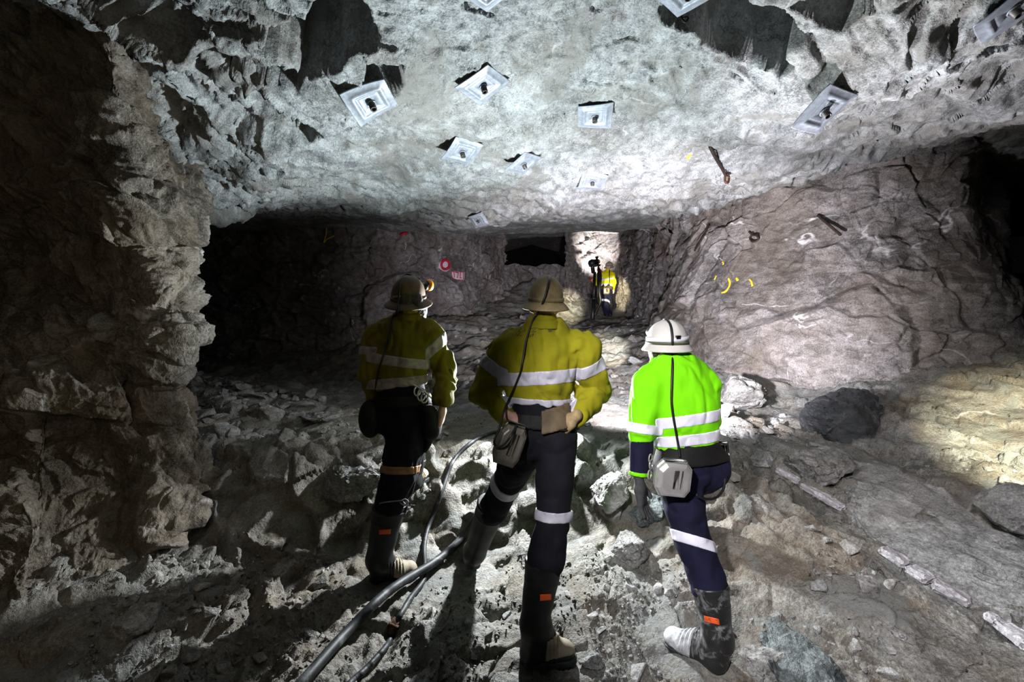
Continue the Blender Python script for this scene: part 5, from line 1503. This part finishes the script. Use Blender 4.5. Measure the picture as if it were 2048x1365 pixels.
# named boulders first
def big(px, py, size, label, seed, mat, flat=.6, n=16, long=1.3, rot=0.0, sink=.25, name='boulder', cat='boulder'):
    h = shoot(T_FLOOR, px, py)
    me = stone_mesh(name, seed, mat, flat, n, long, .03, .014, 6)
    TAKEN.append((h[0].x, h[0].y, size * .62))
    return put_stone(me, h[0].x, h[0].y, size, label, cat, None, name, rot, sink)
big(1690, 850, .80, 'large dark slaty boulder at the foot of the right wall', 201, M_DARKSTONE, .75, 13, 1.25, 2.2, .34)
big(1480, 815, .55, 'tall grey pointed boulder behind the lime shirt', 202, M_STONE, .95, 15, 1.1, .9, .2)
big(1520, 930, .22, 'pale block on the slab edge right of the belt battery', 203, M_STONE, .6, 12, 1.3, .5)
big(1184, 1333, .11, 'grey angular stone at the toe of the middle boot', 204, M_STONE, .75, 12, 1.2, .4, .15, 'loose_stone', 'stone')
big(1610, 1352, .34, 'flat wedge of grey rock at the bottom edge right of the right boot', 205, M_GREEN, .4, 12, 1.6, 2.4, .3, 'rock_slab', 'rock slab')
big(1535, 1335, .22, 'brown grey slab lying beside the right boot heel', 206, M_STONE, .45, 12, 1.5, 1.0, .3, 'rock_slab', 'rock slab')
big(2040, 1060, .40, 'grey boulder cut by the right edge of the photo', 207, M_STONE, .9, 14, 1.1, .2, .2)
big(1840, 1075, .95, 'long smooth grey slab lying on the right slope', 208, M_STONE, .28, 14, 1.9, -.85, .42, 'rock_slab', 'rock slab')
big(1640, 935, .55, 'brown rounded slab below the dark slaty boulder', 209, M_STONE, .45, 14, 1.7, -.7, .35, 'rock_slab', 'rock slab')
big(640, 838, .42, 'thin tan slab lying flat on the floor of the left drift', 210, M_STONE, .22, 12, 1.8, .3, .2, 'rock_slab', 'rock slab')
big(700, 1020, .34, 'split slab with a pale top beside the left trouser leg', 211, M_STONE, .42, 12, 1.7, .2, .3, 'rock_slab', 'rock slab')
big(1215, 1000, .34, 'brown block on the ledge face right of the knee band', 214, M_STONE, .8, 14, 1.1, .7, .35)
big(1300, 1030, .26, 'grey green chip below the grey glove', 216, M_GREEN, .4, 12, 1.6, .2, .2, 'loose_stone', 'stone')
big(1270, 1110, .26, 'angular brown stone left of the right knee band', 217, M_STONE, .8, 13, 1.1, .9, .25, 'loose_stone', 'stone')
big(270, 1255, .2, 'grey stone in the lit patch at the foot of the left wall', 218, M_STONE, .6, 13, 1.3, .4, .25, 'loose_stone', 'stone')
o = put_stone(stone_mesh('rock_step', 230, M_STONE, .8, 16, 1.3, .03, .012, 5), -.70, 3.33, .30, 'pale rock step under the raised left boot', 'boulder', None, 'boulder', .3, 0)
o.location.z = .47 - .30 * max(v.co.z for v in o.data.vertices) - .015
# pale vein slabs in the groove behind the smooth slab
for k, (q0, q1, wd) in enumerate((((1552, 944), (1600, 972), .05), ((1600, 974), (1688, 1026), .07), ((1762, 1105), (1816, 1141), .085), ((1818, 1143), (1862, 1172), .085), ((1862, 1173), (1942, 1216), .09), ((1968, 1238), (2000, 1256), .05), ((1995, 1252), (2070, 1310), .08))):
    pts = drape([(q0[0] + (q1[0] - q0[0]) * t, q0[1] + (q1[1] - q0[1]) * t) for t in np.linspace(0.03, .97, 6)], T_FLOOR, .0)
    pts = np.array(pts); pts[:, 2] = np.polyval(np.polyfit(np.arange(6), pts[:, 2], 1), np.arange(6)) + .022
    pts[:, 1] = np.polyval(np.polyfit(np.arange(6), pts[:, 1], 1), np.arange(6)); pts[:, 0] = np.polyval(np.polyfit(np.arange(6), pts[:, 0], 1), np.arange(6))
    d = pts[-1] - pts[0]; L = np.linalg.norm(d); d /= L; s = np.cross([0, 0, 1], d); s /= np.linalg.norm(s)
    me_v, me_f = box_geo(pts.mean(0), [d, s, np.cross(d, s)], (L / 2, wd / 2, .022), .5)
    o = mesh_obj('pale_vein_slab', me_v, me_f, M_PALE, None, smooth_shade=False, origin=pts.mean(0))
    me_v = o.data; m = o.modifiers.new('sub', 'SUBSURF'); m.subdivision_type = 'SIMPLE'; m.levels = m.render_levels = 4
    tx = bpy.data.textures.new('chip', 'CLOUDS'); tx.noise_scale = .06; dm = o.modifiers.new('chip', 'DISPLACE'); dm.texture = tx; dm.strength = .03; dm.texture_coords = 'OBJECT'
    tag(o, ('topmost pale vein slab, small, beside the slab edge', 'long thin pale vein slab with a dark hollow below its end', 'pale vein slab where the dark groove starts', 'short pale vein slab second along the dark groove', 'long pale vein slab in the middle of the dark groove',
            'little pale chip between two vein slabs in the groove', 'pale vein slab cut by the right edge of the photo')[k], 'rock slab', 'pale vein slabs in the groove')
scatter(60, tri_region((372, 745), (660, 800), (430, 890)), .05, .24, 'broken grey stone in the rubble heap below the dark left drift', 'rubble heap of the left drift', power=1.5)
scatter(38, box_region(880, 640, 1290, 790), .08, .34, 'pale broken stone strewn over the far slope', 'rubble on the far slope', power=2.2)
scatter(20, box_region(1430, 830, 1640, 960), .05, .2, 'small dark stone between the smooth slab and the right wall', 'rubble behind the smooth slab')
scatter(18, box_region(680, 850, 1330, 885), .03, .12, 'small stone on top of the pale ledge', 'stones on the ledge')
scatter(58, box_region(180, 1120, 1330, 1362), .018, .10, 'loose grey stone on the trampled floor between the boots', 'stones on the near floor', power=2.5)
scatter(34, tri_region((120, 1330), (700, 1130), (600, 1362)), .02, .12, 'loose grey stone on the lit floor left of the thick hose', 'stones left of the hose', power=2.2)
scatter(20, box_region(1180, 1120, 1420, 1360), .02, .11, 'small tan stone on the near floor left of the right boot', 'stones by the right boot', power=2)
scatter(18, box_region(1460, 1240, 1800, 1362), .02, .09, 'loose chip on the smooth slab right of the right boot', 'chips on the smooth slab', power=2)
scatter(20, box_region(1620, 920, 2040, 1180), .03, .16, 'loose stone among the layered rock of the right slope', 'stones on the right slope', power=2)

# countless fine rubble: one object
def gravel(n, regions):
    r = np.random.default_rng(5)
    shapes = []
    for k in range(10):
        bm = bmesh.new()
        q = r.normal(size=(9, 3)); q /= np.linalg.norm(q, axis=1, keepdims=True)
        q *= r.uniform(.75, 1.1, (9, 1)) * np.array([.62, .5, .38])
        for p in q: bm.verts.new(p)
        res = bmesh.ops.convex_hull(bm, input=bm.verts[:])
        bm.verts.ensure_lookup_table(); bm.verts.index_update()
        shapes.append((np.array([v.co[:] for v in bm.verts]), np.array([[v.index for v in f.verts] for f in bm.faces]))); bm.free()
    V, F, T, o = [], [], [], 0
    tot = sum(w for w, _ in regions)
    for w, reg in regions:
        for _ in range(int(n * w / tot)):
            px, py = reg()
            h = shoot(T_FLOOR, px, py)
            if h[0] is None or h[0].y > 7 or h[1].z < .25: continue
            hl_ = shoot(T_LEFT, px, py)
            if hl_[0] is not None and hl_[3] < h[3] + .05: continue
            if any((h[0].x - a) ** 2 + (h[0].y - b) ** 2 < (c * 1.05 + .012) ** 2 for a, b, c in TAKEN): continue
            s = .006 + .026 * r.random() ** 3
            sv, sf = shapes[r.integers(10)]
            a = r.normal(size=(3, 3)); Q, _ = np.linalg.qr(a)
            V.append(sv @ Q * s + np.array(h[0]) + [0, 0, s * .22]); F.append(sf + o); o += len(sv); T.append(np.full(len(sv), r.uniform(.1, .8)))
    ob = mesh_obj('gravel', np.concatenate(V), np.concatenate(F), M_STONE, None, smooth_shade=False, attrs={'tint': np.concatenate(T)})
    return tag(ob, 'fine grey gravel and grit strewn over the whole near floor', 'gravel', None, 'stuff')
gravel(6500, [(3, box_region(180, 1110, 1330, 1364)), (1, box_region(1180, 1100, 1430, 1364)), (.6, box_region(1450, 840, 1640, 960)), (.8, box_region(380, 790, 1300, 880)), (.5, box_region(1620, 930, 2040, 1180)), (.6, tri_region((372, 745), (660, 800), (430, 890)))])
# ================================================================== camera and lamps
cam = bpy.data.cameras.new('camera'); co = bpy.data.objects.new('camera', cam); COL.objects.link(co)
co.location = (0, 0, CAMZ); co.rotation_euler = (math.pi / 2, 0, 0)
cam.sensor_width = 36; cam.lens = FPX / 2048 * 36; cam.clip_start = .05; cam.clip_end = 100
SC.camera = co

def spot(name, loc, target, energy, angle, col=(1, 1, 1), size=.05, blend=.3):
    l = bpy.data.lights.new(name, 'SPOT'); l.energy = energy; l.color = col; l.spot_size = math.radians(angle); l.spot_blend = blend; l.shadow_soft_size = size
    o = bpy.data.objects.new(name, l); COL.objects.link(o); o.location = loc
    o.rotation_euler = (Vector(target) - Vector(loc)).to_track_quat('-Z', 'Y').to_euler()
    return o
KEY = (.16, 3.75, 1.32)
spot('ceiling_strobe', KEY, (-.42, 3.0, 3.4), 520, 152, (.86, .96, 1.0), .05, .5)
spot('floor_strobe', KEY, (.0, 1.0, .2), 520, 140, (.93, .98, 1.0), .04, .5)
spot('drift_strobe', (1.05, 3.3, 1.25), (2.5, 8, 2.0), 1500, 112, (.95, .92, 1.0), .06, .7)
spot('miner_strobe', (-.45, .25, 2.15), (2.1, 2.6, .6), 420, 66, (1, .97, 1.0), .06, .55)
spot('right_cap_lamp', (.80, 2.56, 1.72), P(1213, 703, 8.4), 14000, 9, (1, .96, .84), .02, .9)
spot('middle_cap_lamp', (.18, 2.38, 1.86), P(1128, 618, 13.2), 34000, 7, (1, .93, .66), .02, .9)
spot('left_cap_lamp', (-.50, 2.95, 1.97), P(1240, 588, 14.6), 30000, 6, (1, .90, .55), .02, .9)
hl = P(1216, 529, 14.25)
spot('far_cap_lamp', tuple(hl), P(1184, 500, 15.3), 700, 100, (1, .97, .95), .03, .8)
spot('lamp_spot_right', (2.2, 1.2, 1.9), P(2110, 900, 3.3), 3000, 32, (1, .95, .68), .02, 1.0)
spot('far_slope_fill', (.55, 3.9, 1.45), (.9, 11, 1.5), 900, 48, (.97, .94, 1.0), .05, .8)  # unseen fill light, added to brighten the far slope
spot('roof_edge_fill', (1.1, 3.4, 1.3), (1.25, 5.6, 3.4), 300, 85, (1, .94, .98), .05, .8)  # added light without a visible source, lifts the pale roof lip
spot('right_roof_strobe', (2.0, 3.7, 1.45), (3.0, 2.7, 3.5), 330, 100, (.97, .93, 1.0), .05, .6)
spot('slope_fill', (1.15, .7, 2.3), (2.5, 3.1, .4), 200, 66, (1, .95, .98), .06, .7)  # extra fill added to raise the right slope, no actual strobe
spot('left_drift_strobe', KEY, (-2.6, 4.3, .9), 110, 62, (.95, .98, 1.0), .04, .8)
spot('left_wall_fill', (-.9, .3, 1.7), (-3, 2.8, 1.4), 30, 100, (1, .82, .6), .3, .8)  # weak warm fill added so the dark left wall keeps some detail
l = bpy.data.lights.new('camera_fill', 'AREA'); l.energy = 1.5; l.size = 2.0; l.color = (1, .93, .8)
o = bpy.data.objects.new('camera_fill', l); COL.objects.link(o); o.location = (-.2, -1.0, 2.2)
o.rotation_euler = (Vector((0, 3, 1.0)) - o.location).to_track_quat('-Z', 'Y').to_euler()

w = bpy.data.worlds.new('World'); SC.world = w; w.use_nodes = True
w.node_tree.nodes['Background'].inputs[0].default_value = (.001, .001, .001, 1)
SC.view_settings.view_transform = 'Standard'; SC.view_settings.look = 'None'
SC.view_settings.gamma = 1; SC.view_settings.exposure = .12; SC.view_settings.use_curve_mapping = False
SC.cycles.max_bounces = 3; SC.cycles.diffuse_bounces = 2; SC.cycles.glossy_bounces = 2; SC.cycles.transmission_bounces = 0
SC.cycles.caustics_reflective = False; SC.cycles.caustics_refractive = False
SC.cycles.use_adaptive_sampling = True; SC.cycles.adaptive_threshold = .04
